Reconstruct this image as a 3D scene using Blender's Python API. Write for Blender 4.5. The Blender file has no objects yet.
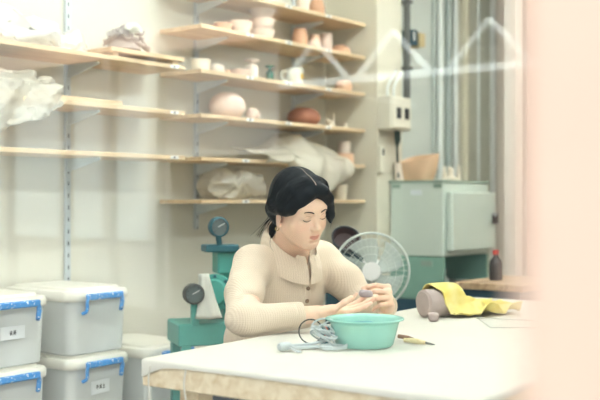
import bpy, math, random
import numpy as np
from mathutils import Vector, Matrix, noise

# ------------------------------------------------------------------ camera, sky, exposure
scene = bpy.context.scene
C = scene.collection
PI = math.pi

def srgb(r, g, b):
    f = lambda c: c / 12.92 if c <= 0.04045 else ((c + 0.055) / 1.055) ** 2.4
    return (f(r / 255), f(g / 255), f(b / 255), 1.0)

cam_d = bpy.data.cameras.new('camera')
cam = bpy.data.objects.new('camera', cam_d)
C.objects.link(cam)
cam.location = (0, 0, 1.14)
cam.rotation_euler = (PI / 2, 0, 0)
cam_d.sensor_width = 36.0
cam_d.lens = 60.0
cam_d.clip_start = 0.05
cam_d.dof.use_dof = True
cam_d.dof.focus_distance = 3.0
cam_d.dof.aperture_fstop = 2.6
scene.camera = cam

world = bpy.data.worlds.new('overcast_sky')
scene.world = world
world.use_nodes = True
bgn = world.node_tree.nodes['Background']
bgn.inputs['Color'].default_value = (0.93, 0.98, 1.0, 1)
bgn.inputs['Strength'].default_value = 2.2

sun_d = bpy.data.lights.new('sun', 'SUN')
sun_d.energy = 4.5
sun_d.angle = math.radians(8)
sun_d.color = (1.0, 0.93, 0.82)
sun = bpy.data.objects.new('sun', sun_d)
C.objects.link(sun)
sun.rotation_euler = Vector((-0.62, -0.55, -0.75)).to_track_quat('-Z', 'Y').to_euler()

vs = scene.view_settings
vs.view_transform = 'Standard'
vs.look = 'None'
vs.exposure = 0.96
vs.gamma = 1.0
vs.use_curve_mapping = False
try:
    scene.cycles.max_bounces = 10
    scene.cycles.transparent_max_bounces = 24
    scene.cycles.caustics_reflective = False
    scene.cycles.caustics_refractive = False
except Exception:
    pass

# room frame: s runs along the shelf wall away from the street, q out of that wall into the room
DS, DQ, P0 = Vector((.617, .787, 0)), Vector((.787, -.617, 0)), Vector((-.658, 4.6, 0))
TH = math.atan2(.787, .617)
def W(s, q, z=0.0):
    return P0 + DS * s + DQ * q + Vector((0, 0, z))
# table frame
TT = math.radians(55.0)

# ------------------------------------------------------------------ materials
def new_mat(name):
    m = bpy.data.materials.new(name)
    m.use_nodes = True
    return m, m.node_tree, m.node_tree.nodes['Principled BSDF']

def mat(name, col, rough=0.6, var=0.06, scale=9.0, metal=0.0, bump=0.0, bscale=60.0, spec=0.4, emit=None, trans=0.0, alpha=1.0, sss=0.0, tint=None):
    m, nt, p = new_mat(name)
    c = srgb(*col)
    p.inputs['Roughness'].default_value = rough
    p.inputs['Metallic'].default_value = metal
    p.inputs['Specular IOR Level'].default_value = spec
    tc = nt.nodes.new('ShaderNodeTexCoord')
    nz = nt.nodes.new('ShaderNodeTexNoise')
    nz.inputs['Scale'].default_value = scale
    nz.inputs['Detail'].default_value = 5
    nt.links.new(tc.outputs['Object'], nz.inputs['Vector'])
    rp = nt.nodes.new('ShaderNodeValToRGB')
    c2 = srgb(*tint) if tint else tuple(v * (1 - var * 2) for v in c[:3]) + (1,)
    rp.color_ramp.elements[0].color = c2
    rp.color_ramp.elements[1].color = c
    rp.color_ramp.elements[0].position = 0.35
    rp.color_ramp.elements[1].position = 0.62
    nt.links.new(nz.outputs['Fac'], rp.inputs['Fac'])
    nt.links.new(rp.outputs['Color'], p.inputs['Base Color'])
    if bump:
        n2 = nt.nodes.new('ShaderNodeTexNoise')
        n2.inputs['Scale'].default_value = bscale
        n2.inputs['Detail'].default_value = 4
        nt.links.new(tc.outputs['Object'], n2.inputs['Vector'])
        b = nt.nodes.new('ShaderNodeBump')
        b.inputs['Strength'].default_value = bump
        b.inputs['Distance'].default_value = 0.01
        nt.links.new(n2.outputs['Fac'], b.inputs['Height'])
        nt.links.new(b.outputs['Normal'], p.inputs['Normal'])
    if emit:
        p.inputs['Emission Color'].default_value = c
        p.inputs['Emission Strength'].default_value = emit
    if trans:
        p.inputs['Transmission Weight'].default_value = trans
    if sss:
        p.inputs['Subsurface Weight'].default_value = sss
        p.inputs['Subsurface Radius'].default_value = (0.012, 0.005, 0.003)
        p.inputs['Subsurface Scale'].default_value = 1.0
    if alpha < 1:
        p.inputs['Alpha'].default_value = alpha
    return m

def wood_mat(name, col, dark, scale=3.0, axis=0, rough=0.55, knots=False):
    m, nt, p = new_mat(name)
    p.inputs['Roughness'].default_value = rough
    tc = nt.nodes.new('ShaderNodeTexCoord')
    mp = nt.nodes.new('ShaderNodeMapping')
    sc = [scale * 9] * 3
    sc[axis] = scale
    mp.inputs['Scale'].default_value = sc
    nz = nt.nodes.new('ShaderNodeTexNoise')
    nz.inputs['Scale'].default_value = 1.0
    nz.inputs['Detail'].default_value = 6
    nz.inputs['Distortion'].default_value = 0.6
    rp = nt.nodes.new('ShaderNodeValToRGB')
    rp.color_ramp.elements[0].color = srgb(*dark)
    rp.color_ramp.elements[1].color = srgb(*col)
    rp.color_ramp.elements[0].position = 0.3
    rp.color_ramp.elements[1].position = 0.6
    nt.links.new(tc.outputs['Object'], mp.inputs['Vector'])
    nt.links.new(mp.outputs['Vector'], nz.inputs['Vector'])
    nt.links.new(nz.outputs['Fac'], rp.inputs['Fac'])
    nt.links.new(rp.outputs['Color'], p.inputs['Base Color'])
    return m

def film_mat(name, col, clear=0.35, rough=0.25):
    """thin milky plastic: part clear, part white"""
    m, nt, p = new_mat(name)
    p.inputs['Base Color'].default_value = srgb(*col)
    p.inputs['Roughness'].default_value = rough
    tr = nt.nodes.new('ShaderNodeBsdfTransparent')
    tl = nt.nodes.new('ShaderNodeBsdfTranslucent')
    tl.inputs['Color'].default_value = srgb(*col)
    m1 = nt.nodes.new('ShaderNodeMixShader')
    m1.inputs['Fac'].default_value = 0.3
    m2 = nt.nodes.new('ShaderNodeMixShader')
    m2.inputs['Fac'].default_value = clear
    nt.links.new(p.outputs['BSDF'], m1.inputs[1])
    nt.links.new(tl.outputs['BSDF'], m1.inputs[2])
    nt.links.new(m1.outputs['Shader'], m2.inputs[1])
    nt.links.new(tr.outputs['BSDF'], m2.inputs[2])
    nt.links.new(m2.outputs['Shader'], nt.nodes['Material Output'].inputs['Surface'])
    return m

def pane_mat(name, refl):
    """window glass: clear with a mirror coat"""
    m, nt, p = new_mat(name)
    nt.nodes.remove(p)
    tr = nt.nodes.new('ShaderNodeBsdfTransparent')
    gl = nt.nodes.new('ShaderNodeBsdfGlossy')
    gl.inputs['Roughness'].default_value = 0.0
    mx = nt.nodes.new('ShaderNodeMixShader')
    mx.inputs['Fac'].default_value = refl
    nt.links.new(tr.outputs['BSDF'], mx.inputs[1])
    nt.links.new(gl.outputs['BSDF'], mx.inputs[2])
    nt.links.new(mx.outputs['Shader'], nt.nodes['Material Output'].inputs['Surface'])
    return m

def speck_mat(name, col, spot, cut=0.58, scale=140.0, rough=0.45):
    m, nt, p = new_mat(name)
    p.inputs['Roughness'].default_value = rough
    tc = nt.nodes.new('ShaderNodeTexCoord')
    nz = nt.nodes.new('ShaderNodeTexNoise')
    nz.inputs['Scale'].default_value = scale
    nz.inputs['Detail'].default_value = 3
    rp = nt.nodes.new('ShaderNodeValToRGB')
    rp.color_ramp.elements[0].color = srgb(*col)
    rp.color_ramp.elements[1].color = srgb(*spot)
    rp.color_ramp.elements[0].position = cut
    rp.color_ramp.elements[1].position = cut + 0.04
    nt.links.new(tc.outputs['Object'], nz.inputs['Vector'])
    nt.links.new(nz.outputs['Fac'], rp.inputs['Fac'])
    nt.links.new(rp.outputs['Color'], p.inputs['Base Color'])
    return m

# ------------------------------------------------------------------ mesh builder
class MB:
    def __init__(self):
        self.v, self.f = [], []
    def add(self, vs, fs):
        o = len(self.v)
        self.v += [tuple(x) for x in vs]
        self.f += [tuple(i + o for i in f) for f in fs]
        return self
    def box(self, c, size, rot=None, bev=0.0):
        x, y, z = (s / 2 for s in size)
        c = Vector(c)
        if bev <= 0:
            vs = [Vector((a * x, b * y, d * z)) for a in (-1, 1) for b in (-1, 1) for d in (-1, 1)]
            fs = [(0, 1, 3, 2), (4, 6, 7, 5), (0, 4, 5, 1), (2, 3, 7, 6), (0, 2, 6, 4), (1, 5, 7, 3)]
        else:
            b = min(bev, x * .9, y * .9, z * .9)
            vs, fs, idx = [], [], {}
            for a in (-1, 1):
                for e in (-1, 1):
                    for d in (-1, 1):
                        for k, off in enumerate(((0, b, b), (b, 0, b), (b, b, 0))):
                            idx[(a, e, d, k)] = len(vs)
                            vs.append(Vector((a * (x - off[0]), e * (y - off[1]), d * (z - off[2]))))
            for a in (-1, 1):
                fs.append([idx[(a, e, d, 0)] for e, d in ((-1, -1), (1, -1), (1, 1), (-1, 1))])
                fs.append([idx[(e, a, d, 1)] for e, d in ((-1, -1), (1, -1), (1, 1), (-1, 1))])
                fs.append([idx[(e, d, a, 2)] for e, d in ((-1, -1), (1, -1), (1, 1), (-1, 1))])
            for a in (-1, 1):
                for e in (-1, 1):
                    fs.append([idx[(a, e, -1, 0)], idx[(a, e, 1, 0)], idx[(a, e, 1, 1)], idx[(a, e, -1, 1)]])
                    fs.append([idx[(a, -1, e, 0)], idx[(a, 1, e, 0)], idx[(a, 1, e, 2)], idx[(a, -1, e, 2)]])
                    fs.append([idx[(-1, a, e, 1)], idx[(1, a, e, 1)], idx[(1, a, e, 2)], idx[(-1, a, e, 2)]])
                    for d in (-1, 1):
                        fs.append([idx[(a, e, d, k)] for k in range(3)])
        if rot is not None:
            vs = [rot @ v for v in vs]
        return self.add([v + c for v in vs], fs)
    def lathe(self, prof, n=32, c=(0, 0, 0), rot=None, sx=1.0, sy=1.0):
        c = Vector(c)
        vs, fs = [], []
        for r, z in prof:
            for i in range(n):
                a = 2 * PI * i / n
                vs.append(Vector((r * math.cos(a) * sx, r * math.sin(a) * sy, z)))
        for j in range(len(prof) - 1):
            for i in range(n):
                k = (i + 1) % n
                fs.append((j * n + i, j * n + k, (j + 1) * n + k, (j + 1) * n + i))
        if prof[0][0] > 1e-5:
            fs.append(tuple(reversed(range(n))))
        if prof[-1][0] > 1e-5:
            fs.append(tuple((len(prof) - 1) * n + i for i in range(n)))
        if rot is not None:
            vs = [rot @ v for v in vs]
        return self.add([v + c for v in vs], fs)
    def cyl(self, a, b, r, n=20, r2=None):
        a, b = Vector(a), Vector(b)
        L = (b - a).length
        q = (b - a).to_track_quat('Z', 'Y').to_matrix()
        r2 = r if r2 is None else r2
        return self.lathe([(0, 0), (r, 0), (r2, L), (0, L)], n, a, q)
    def tube(self, pts, r, n=10, closed=False, flat=1.0):
        pts = [Vector(p) for p in pts]
        m = len(pts)
        rr = r if isinstance(r, (list, tuple)) else [r] * m
        vs, fs = [], []
        up = None
        for i, p in enumerate(pts):
            if closed:
                t = pts[(i + 1) % m] - pts[i - 1]
            else:
                t = pts[min(i + 1, m - 1)] - pts[max(i - 1, 0)]
            t = t.normalized() if t.length > 1e-9 else Vector((0, 0, 1))
            if up is None:
                up = Vector((0, 0, 1)) if abs(t.z) < .9 else Vector((1, 0, 0))
            x = up - t * up.dot(t)
            if x.length < 1e-6:
                x = t.orthogonal()
            x.normalize()
            up = x
            y = t.cross(x)
            for k in range(n):
                a = 2 * PI * k / n
                vs.append(p + (x * math.cos(a) * flat + y * math.sin(a)) * rr[i])
        for i in range(m if closed else m - 1):
            j = (i + 1) % m
            for k in range(n):
                l = (k + 1) % n
                fs.append((i * n + k, i * n + l, j * n + l, j * n + k))
        if not closed:
            fs.append(tuple(reversed(range(n))))
            fs.append(tuple((m - 1) * n + k for k in range(n)))
        return self.add(vs, fs)
    def grid(self, fn, nu, nv, wrap=False):
        vs = [fn(i / (nu - 1), j / (nv - 1)) for i in range(nu) for j in range(nv)]
        fs = [(i * nv + j, (i + 1) * nv + j, (i + 1) * nv + j + 1, i * nv + j + 1) for i in range(nu - 1) for j in range(nv - 1)]
        return self.add(vs, fs)
    def prism(self, pts, axis, lo, hi):
        """polygon (2-D) extruded along axis"""
        def P(u, v, w):
            return (w, u, v) if axis == 0 else ((u, w, v) if axis == 1 else (u, v, w))
        m = len(pts)
        vs = [P(u, v, lo) for u, v in pts] + [P(u, v, hi) for u, v in pts]
        fs = [tuple(reversed(range(m))), tuple(range(m, 2 * m))]
        fs += [(i, (i + 1) % m, m + (i + 1) % m, m + i) for i in range(m)]
        return self.add(vs, fs)
    def build(self, name, material, parent=None, smooth=True, angle=40, solid=0.0, loc=None, rotz=None):
        me = bpy.data.meshes.new(name)
        me.from_pydata(self.v, [], self.f)
        me.validate()
        import bmesh
        bm = bmesh.new()
        bm.from_mesh(me)
        bmesh.ops.remove_doubles(bm, verts=bm.verts, dist=1e-6)
        bmesh.ops.recalc_face_normals(bm, faces=bm.faces)
        if smooth:
            for f in bm.faces:
                f.smooth = True
            for e in bm.edges:
                if len(e.link_faces) == 2 and e.calc_face_angle(0) > math.radians(angle):
                    e.smooth = False
        bm.to_mesh(me)
        bm.free()
        me.materials.append(material)
        o = bpy.data.objects.new(name, me)
        C.objects.link(o)
        if parent is not None:
            o.parent = parent
        if loc is not None:
            o.location = loc
        if rotz is not None:
            o.rotation_euler = (0, 0, rotz)
        if solid:
            md = o.modifiers.new('thickness', 'SOLIDIFY')
            md.thickness = solid
            md.offset = 0
        return o

def tag(o, label, cat, group=None, kind=None):
    o['label'] = label
    o['category'] = cat
    if group:
        o['group'] = group
    if kind:
        o['kind'] = kind
    return o
def thing(name, label, cat, loc, rotz=0.0, group=None):
    o = bpy.data.objects.new(name, None)
    o.empty_display_size = 0.05
    C.objects.link(o)
    o.location = loc
    o.rotation_euler = (0, 0, rotz)
    return tag(o, label, cat, group)
def struct(o):
    o['kind'] = 'structure'
    return o
def copy_tree(o, parent=None):
    c = o.copy()
    C.objects.link(c)
    if parent is not None:
        c.parent = parent
    for ch in list(o.children):
        copy_tree(ch, c)
    return c
def Rz(a):
    return Matrix.Rotation(a, 3, 'Z')
def Rx(a):
    return Matrix.Rotation(a, 3, 'X')
def Ry(a):
    return Matrix.Rotation(a, 3, 'Y')
def smooth_curve(pts, n=8):
    """Catmull-Rom through the points"""
    pts = [Vector(p) for p in pts]
    P = [pts[0] * 2 - pts[1]] + pts + [pts[-1] * 2 - pts[-2]]
    out = []
    for i in range(1, len(P) - 2):
        for k in range(n):
            t = k / n
            a, b, c, d = P[i - 1], P[i], P[i + 1], P[i + 2]
            out.append(0.5 * ((2 * b) + (c - a) * t + (2 * a - 5 * b + 4 * c - d) * t * t + (3 * b - a - 3 * c + d) * t ** 3))
    out.append(pts[-1])
    return out

# ------------------------------------------------------------------ palette
M_wall = mat('cream_wall_paint', (222, 219, 204), .75, .03, 1.5, bump=.05, bscale=40)
M_wallback = mat('pale_grey_wall_paint', (206, 212, 204), .7, .03, 1.5)
M_column = mat('cream_column_paint', (222, 217, 198), .7, .03, 2)
M_ceiling = mat('white_ceiling_paint', (235, 233, 226), .8, .02)
M_floor = mat('grey_concrete_floor', (168, 164, 154), .6, .12, 4)
M_post = mat('peach_painted_post', (226, 194, 174), .7, .02, 20)
M_white = mat('white_painted_steel', (240, 240, 238), .45, .02)
M_rail = mat('pale_grey_steel', (224, 232, 234), .4, .04)
M_hole = mat('dark_slot', (60, 64, 66), .6, .02)
M_birch = wood_mat('birch_shelf_board', (224, 199, 162), (206, 177, 138), 3.0)
M_pine = wood_mat('pine_edge', (236, 220, 190), (214, 190, 150), 4.0)
M_sticker = mat('white_paper', (240, 240, 236), .6, .02)
M_ink = mat('black_ink', (52, 54, 56), .6, .02)
M_glass = pane_mat('window_glass', .05)

# ------------------------------------------------------------------ the room
SF, SB, QR, H = -2.85, 2.95, 5.4, 2.75     # street wall, far wall, side wall, ceiling height
def room_box(name, s0, s1, q0, q1, z0, z1, m):
    b = MB().box((0, 0, (z1 - z0) / 2), (s1 - s0, q1 - q0, z1 - z0))
    return struct(b.build(name, m, smooth=False, loc=W((s0 + s1) / 2, (q0 + q1) / 2, z0), rotz=TH))
room_box('floor', SF - .1, SB + .15, -.15, QR + .15, -.1, 0, M_floor)
room_box('ceiling', SF - .1, SB + .15, -.15, QR + .15, H, H + .1, M_ceiling)
room_box('wall_left', SF - .1, SB + .15, -.15, 0, 0, H, M_wall)
room_box('wall_back', SB, SB + .15, 0, QR, 0, H, M_wall)
room_box('wall_right', SF - .1, SB + .15, QR, QR + .15, 0, H, M_wall)
room_box('wall_column', 1.30, 1.55, 0, .346, 0, H, M_column)
room_box('trim_1', 1.55, SB, 0, .20, 0, H, M_wallback)
# street front: sill, lintel, end wall, one slim post, two panes
room_box('trim_8', SF - .1, SF + .05, 0, QR, 0, .22, M_wall)
room_box('trim_7', SF - .1, SF + .05, 0, QR, 2.45, H, M_wall)
room_box('wall_front', SF - .1, SF + .05, 0, .12, .22, 2.45, M_wall)
post = MB()
for k in range(6):
    post.box((0, 0, .22 + .372 * k + .184), (.10, .10, .362), bev=.004)
post.box((0, 0, 1.335), (.09, .092, 2.22))
struct(post.build('trim_2', M_post, smooth=False, loc=W(SF, 3.252, 0), rotz=TH))
room_box('window_1', SF - .003, SF + .003, .12, 3.202, .22, 2.45, M_glass)
room_box('window_2', SF - .003, SF + .003, 3.302, QR, .22, 2.45, M_glass)

# unseen ceiling strip lights, added above the frame to brighten the room
M_tube = mat('lit_tube', (246, 255, 252), .5, .0, emit=24.0)
def fill_strip_light(s, q, label):
    t = thing('fill_ceiling_light', label, 'added ceiling light', W(s, q, H - .09), TH, 'added strip lights on the ceiling')
    MB().box((0, 0, .06), (1.3, .16, .06), bev=.008).build('housing', M_white, t, smooth=False)
    for y in (-.045, .045):
        MB().cyl((-.6, y, .01), (.6, y, .01), .016).build('tube', M_tube, t)
    return t
fill_strip_light(-1.5, 1.2, 'added unseen white twin tube strip light over the storage bins')
fill_strip_light(.2, 1.3, 'added unseen white twin tube strip light over the potter')
fill_strip_light(.0, 3.0, 'added unseen white twin tube strip light over the middle of the room')
fill_strip_light(1.7, 1.7, 'added unseen white twin tube strip light over the green cabinet')  # added to brighten the dim background around cabinet and pipes
fill_strip_light(-1.6, 3.0, 'added unseen white twin tube strip light nearest the street window')

# ------------------------------------------------------------------ the street outside (seen only as reflections in the pane)
M_pave = mat('street_paving', (100, 100, 98), .8, .1, 2)
M_facade = mat('white_render', (160, 167, 170), .8, .03, 1)
M_facade_dark = mat('dark_reflection_paint', (30, 36, 38), .7, .08, 1)
M_blue_pale = mat('pale_blue_cladding', (206, 226, 234), .7, .04, 1)
M_pink_pale = mat('pale_pink_band', (232, 205, 190), .7, .04, 1)
def mir(sv):
    return 2 * SF - sv
def out_box(name, s0, s1, q0, q1, z0, z1, m, kind=True):
    b = MB().box((0, 0, (z1 - z0) / 2), (s1 - s0, q1 - q0, z1 - z0))
    o = b.build(name, m, smooth=False, loc=W((s0 + s1) / 2, (q0 + q1) / 2, z0), rotz=TH)
    return struct(o) if kind else o
room_box('street', -16, SF - .1, -16, 10, -.2, -.02, M_pave)
fs = mir(4.3)
fac = thing('street_building', 'white rendered building across the street, dim reflection in the pane', 'building', W(fs, -4, -.02), TH)
def fac_box(name, s0, s1, q0, q1, z0, z1, m):
    # local x = along s, local y = -q
    return MB().box(((s0 + s1) / 2, -(q0 + q1) / 2 - 4, (z0 + z1) / 2), (s1 - s0, q1 - q0, z1 - z0)).build(name, m, fac, smooth=False)
fac_box('wall', -.4, 0, -12, -4.3, 0, 5.5, M_facade)  # bright part placed so its reflection hazes the pane's left side
fac_box('upper_wall', -.4, 0, -4.3, -2.80, 1.62, 5.5, M_facade)
fac_box('haze_cut_panel', -.4, -.02, -4.3, -2.6, 0, 1.62, M_facade_dark)  # dark face shaped to keep the reflected haze off the potter
fac_box('side_wall', -.4, -.02, -2.8, -2.6, 1.62, 5.5, M_facade_dark)
fac_box('dark_reflection_wall', -.4, -.02, -2.6, 8, 0, 5.5, M_facade_dark)  # dark stretch added so the middle of the pane reflects little haze
fac_box('fascia', 0, .12, -12, -2.8, 2.72, 2.95, M_pink_pale)
fac_box('shutter', 0, .03, -12, -4.5, .72, 2.3, M_blue_pale)
for q in (-4.42, -5.15, -5.9, -7.0):
    fac_box('pilaster', 0, .14, q - .06, q + .06, 0, 2.72, M_facade)
# steel canopy with triangular trusses
cs = mir(2.5)
can = thing('steel_canopy', 'white steel canopy rail with triangular trusses, reflected beside the column and pipes', 'canopy', W(cs, 0, -.02), TH)
M_canopy = mat('canopy_white', (240, 252, 255), .4, .01)
MB().box((0, 0, 1.997), (.06, 2.6, .05)).build('rail', M_canopy, can, smooth=False)
for qc in (-.985, -.325, .40):
    b = MB()
    for sg in (-1, 1):
        b.tube([(0, -qc, 2.30), (0, -qc + sg * .30, 2.0)], .022, 8)
    b.build('truss', M_canopy, can)
for q in (-1.25, 1.25):
    MB().cyl((0, q, 1.99), (fs - cs, q, 1.99), .012).build('wall_strut', M_canopy, can)

# ------------------------------------------------------------------ shelves on the left wall
SHELF_Z = {'a': 2.10, 'b': 1.922, 'c': 1.722, 'd': 1.525, 'e': 1.332, 'f': 1.142}
BT, BD = .018, .28
def board(name, s0, s1, q0, q1, z, m, label, stickers=(), group='shelf boards on the left wall'):
    t = thing(name, label, 'shelf', W((s0 + s1) / 2, (q0 + q1) / 2, z - BT), TH, group)
    L, D = s1 - s0, q1 - q0
    MB().box((0, 0, BT / 2), (L, D, BT), bev=.0015).build('board', m, t, smooth=False)
    for s in stickers:
        b = MB().box((s - (s0 + s1) / 2, -D / 2 - .0006, BT / 2), (.05, .0012, .014))
        st = b.build('sticker', M_sticker, t, smooth=False)
        MB().box((s - (s0 + s1) / 2, -D / 2 - .0014, BT / 2), (.012, .0008, .007)).build('print', M_ink, st, smooth=False)
    return t
W_ = ['topmost', 'second highest', 'third highest', 'fourth highest', 'fifth highest', 'lowest']
for k, key in enumerate('abcdef'):
    extra = ['cut off by the top of the photo', 'holding the stack of three bowls', 'holding the white mug', 'holding the large round vase', 'under the draped plastic sheet', 'behind the potter\'s head'][k]
    board('shelf_board', 0.0, 1.285, .018, BD, SHELF_Z[key], M_birch,
          'birch shelf board right of the gap, %s' % extra, (.33, .62, .95) if k < 4 else (.30,))
for key, lab in (('c', 'long birch shelf board carrying the white plastic bundle and grey sculpture'),
                 ('d', 'long birch shelf board under the hanging crumpled plastic bag'),
                 ('e', 'long bare birch shelf board, lowest above the storage bins')):
    board('shelf_board', -2.3, -.10, .018, BD, SHELF_Z[key], M_birch, lab, (-.165,))
# short loose boards lying on the long shelves
board('loose_board', -.50, -.085, .03, .26, SHELF_Z['c'] + BT + .022, M_birch, 'short loose board laid over the right end of the long top shelf', group=None)
for sx in (-.45, -.13):
    pass
board('loose_board', -1.4, -.45, .04, .27, SHELF_Z['d'] + BT, M_birch, 'short loose board under the crumpled plastic bag', group=None)
# spacer battens under the raised loose board
for sx, lab in ((-.46, 'thin batten under the far end of the raised loose board'), (-.12, 'thin batten under the near end of the raised loose board')):
    t = MB().box((0, 0, .011), (.03, .2, .022)).build('batten', M_pine, smooth=False, loc=W(sx, .14, SHELF_Z['c']), rotz=TH)
    tag(t, lab, 'batten')

def slotted():
    m, nt, p = new_mat('slotted_steel')
    p.inputs['Roughness'].default_value = .4
    tc = nt.nodes.new('ShaderNodeTexCoord')
    sp = nt.nodes.new('ShaderNodeSeparateXYZ')
    nt.links.new(tc.outputs['Object'], sp.inputs[0])
    def mth(op, a, b=None):
        n = nt.nodes.new('ShaderNodeMath')
        n.operation = op
        for i, v in enumerate((a, b)):
            if v is None:
                continue
            if isinstance(v, (int, float)):
                n.inputs[i].default_value = v
            else:
                nt.links.new(v, n.inputs[i])
        return n.outputs[0]
    slot = mth('LESS_THAN', mth('FRACT', mth('MULTIPLY', sp.outputs['Z'], 20.0)), .34)
    mid = mth('LESS_THAN', mth('ABSOLUTE', sp.outputs['X']), .0028)
    mx = nt.nodes.new('ShaderNodeMix')
    mx.data_type = 'RGBA'
    mx.inputs['A'].default_value = srgb(200, 208, 210)
    mx.inputs['B'].default_value = srgb(70, 76, 78)
    nt.links.new(mth('MULTIPLY', slot, mid), mx.inputs['Factor'])
    nt.links.new(mx.outputs['Result'], p.inputs['Base Color'])
    return m
M_slot = slotted()
def upright(s, z0, z1, keys, label):
    t = thing('shelf_upright', label, 'shelf upright', W(s, 0, z0), TH, 'slotted steel uprights on the left wall')
    MB().box((0, -.008, (z1 - z0) / 2), (.028, .016, z1 - z0), bev=.003).build('rail', M_slot, t, smooth=False)
    for key in keys:
        z = SHELF_Z[key] - BT - z0
        poly = [(-.016, z), (-.205, z), (-.21, z - .010), (-.016, z - .055)]
        MB().prism(poly, 0, -.005, .005).build('bracket', M_rail, t, smooth=False)
    return t
upright(-.522, .80, 2.5, 'cde', 'slotted pale steel upright behind the storage bins')
upright(.25, 1.0, 2.5, 'abcdef', 'slotted pale steel upright behind the bowls and round vase')
upright(1.0, 1.0, 2.5, 'abcdef', 'slotted steel upright behind the terracotta pots by the column')
upright(-1.3, .80, 2.5, 'cde', 'slotted pale steel upright behind the plastic bundles')

# ------------------------------------------------------------------ pots
M_biscuit = mat('pale_biscuit_clay', (238, 222, 206), .8, .05, 14, bump=.05)
M_pinkclay = mat('pink_biscuit_clay', (238, 214, 198), .8, .05, 12)
M_terra = mat('terracotta_clay', (216, 170, 138), .8, .08, 14)
M_orange = mat('orange_biscuit_clay', (230, 190, 160), .8, .06, 14)
M_brown = mat('red_brown_clay', (168, 112, 88), .7, .12, 14)
M_cream = mat('cream_glaze', (240, 230, 210), .35, .03, 14)
M_whitegl = mat('white_glaze', (232, 232, 218), .2, .01)
M_greyclay = mat('grey_clay', (188, 176, 168), .85, .08, 16, bump=.15, bscale=40)
M_greengl = mat('green_bottle_glass', (58, 120, 96), .15, .04)
M_yel = mat('yellow_print', (236, 190, 70), .4, .02)

def pot_mesh(kind, r, h, t=.005):
    if kind == 'bowl':
        o = [(r * .45, 0), (r * .5, h * .05), (r * .78, h * .35), (r * .95, h * .72), (r, h)]
    elif kind == 'cup':
        o = [(r * .72, 0), (r * .80, h * .06), (r * .92, h * .5), (r, h)]
    elif kind == 'cyl':
        o = [(r * .96, 0), (r, h * .04), (r, h * .5), (r * .98, h)]
    elif kind == 'jar':
        o = [(r * .72, 0), (r * .85, h * .1), (r, h * .4), (r * .98, h * .65), (r * .8, h * .92), (r * .76, h)]
    elif kind == 'ball':
        o = [(r * .5, 0)] + [(r * math.sin(PI * (.17 + .70 * i / 12)), h * (.5 - .5 * math.cos(PI * (.17 + .70 * i / 12))) * 1.02 - h * .06) for i in range(13)]
        o = [(a, max(b, 0) if i else 0) for i, (a, b) in enumerate(o)]
    elif kind == 'bottle':
        o = [(r * .8, 0), (r, h * .06), (r, h * .62), (r * .85, h * .72), (r * .45, h * .78), (r * .45, h * .88), (r * 1.25, h * .93), (r * 1.3, h)]
    elif kind == 'dome':
        o = [(r * .85, 0), (r, h * .15), (r * .97, h * .45), (r * .8, h * .78), (r * .45, h * .97), (r * .12, h)]
    inner = [(max(a - t, .001), max(b, t)) for a, b in reversed(o)]
    return MB().lathe(o + inner + [(0.0005, t)], 36)
def pot(name, kind, s, key, r, h, m, label, cat, q=.15, group=None, dz=0.0):
    o = pot_mesh(kind, r, h).build(name, m, loc=W(s, q, SHELF_Z[key] + dz), rotz=TH)
    return tag(o, label, cat, group)

# shelf a
pot('clay_cup', 'cup', .90, 'a', .037, .09, M_biscuit, 'pale clay cup on the highest shelf, cut by the photo edge', 'cup')
pot('clay_jar', 'jar', 1.02, 'a', .042, .10, M_terra, 'terracotta jar on the highest shelf, beside the pale cup', 'jar')
# shelf b
pot('clay_bowl', 'bowl', .285, 'b', .046, .052, M_orange, 'small peach orange bowl at the near end of the bowl shelf', 'bowl')
pot('clay_bowl', 'bowl', .405, 'b', .060, .078, M_biscuit, 'wide pale biscuit bowl between orange bowl and bowl stack', 'bowl')
for k, lab in enumerate(('lowest bowl in the stack of three pale bowls', 'middle bowl in the stack of three pale bowls', 'topmost bowl in the stack of three pale bowls')):
    pot('clay_bowl', 'bowl', .57, 'b', .066, .060, M_biscuit, lab, 'bowl', group='stack of three bowls', dz=.052 * k)
pot('clay_jar', 'jar', .875, 'b', .042, .108, M_terra, 'tall rounded terracotta jar beside the pale cylinder cups', 'jar')
pot('clay_cup', 'jar', 1.005, 'b', .033, .092, M_orange, 'pale orange narrow cup right of the tall terracotta jar', 'cup')
pot('clay_cylinder', 'cyl', 1.105, 'b', .032, .112, M_pinkclay, 'straight pinkish clay cylinder beside the low brown bowl', 'vase')
pot('clay_bowl', 'dome', 1.205, 'b', .056, .062, M_terra, 'low terracotta bowl turned over at the column end', 'bowl', q=.17)
# shelf c
pot('clay_cup', 'cup', .135, 'c', .046, .066, M_cream, 'cream tapered cup at the near end of the mug shelf', 'cup')
pot('round_vase', 'ball', .243, 'c', .038, .062, M_biscuit, 'small round biscuit vase beside the cream cup', 'vase')
pot('clay_cup', 'bowl', .325, 'c', .03, .038, M_orange, 'tiny peach cup half hidden behind the lidded bowl', 'cup', q=.12)
pot('clay_bowl', 'bowl', .405, 'c', .048, .046, M_pinkclay, 'shallow pink bowl beside the flared bottle vase', 'bowl')
pot('bottle_vase', 'bottle', .495, 'c', .030, .105, M_biscuit, 'pale bottle vase with a flared plate-like mouth', 'vase')
pot('glass_bottle', 'bottle', .69, 'c', .02, .10, M_greengl, 'dark green bottle standing behind the white mug', 'bottle', q=.10)
pot('clay_cup', 'jar', 1.235, 'c', .048, .068, M_orange, 'peach clay cup alone at the column end of the mug shelf', 'cup', q=.17)
mug = thing('mug', 'white mug with a yellow print and handle towards the bowls', 'mug', W(.784, .19, SHELF_Z['c']), TH)
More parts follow.
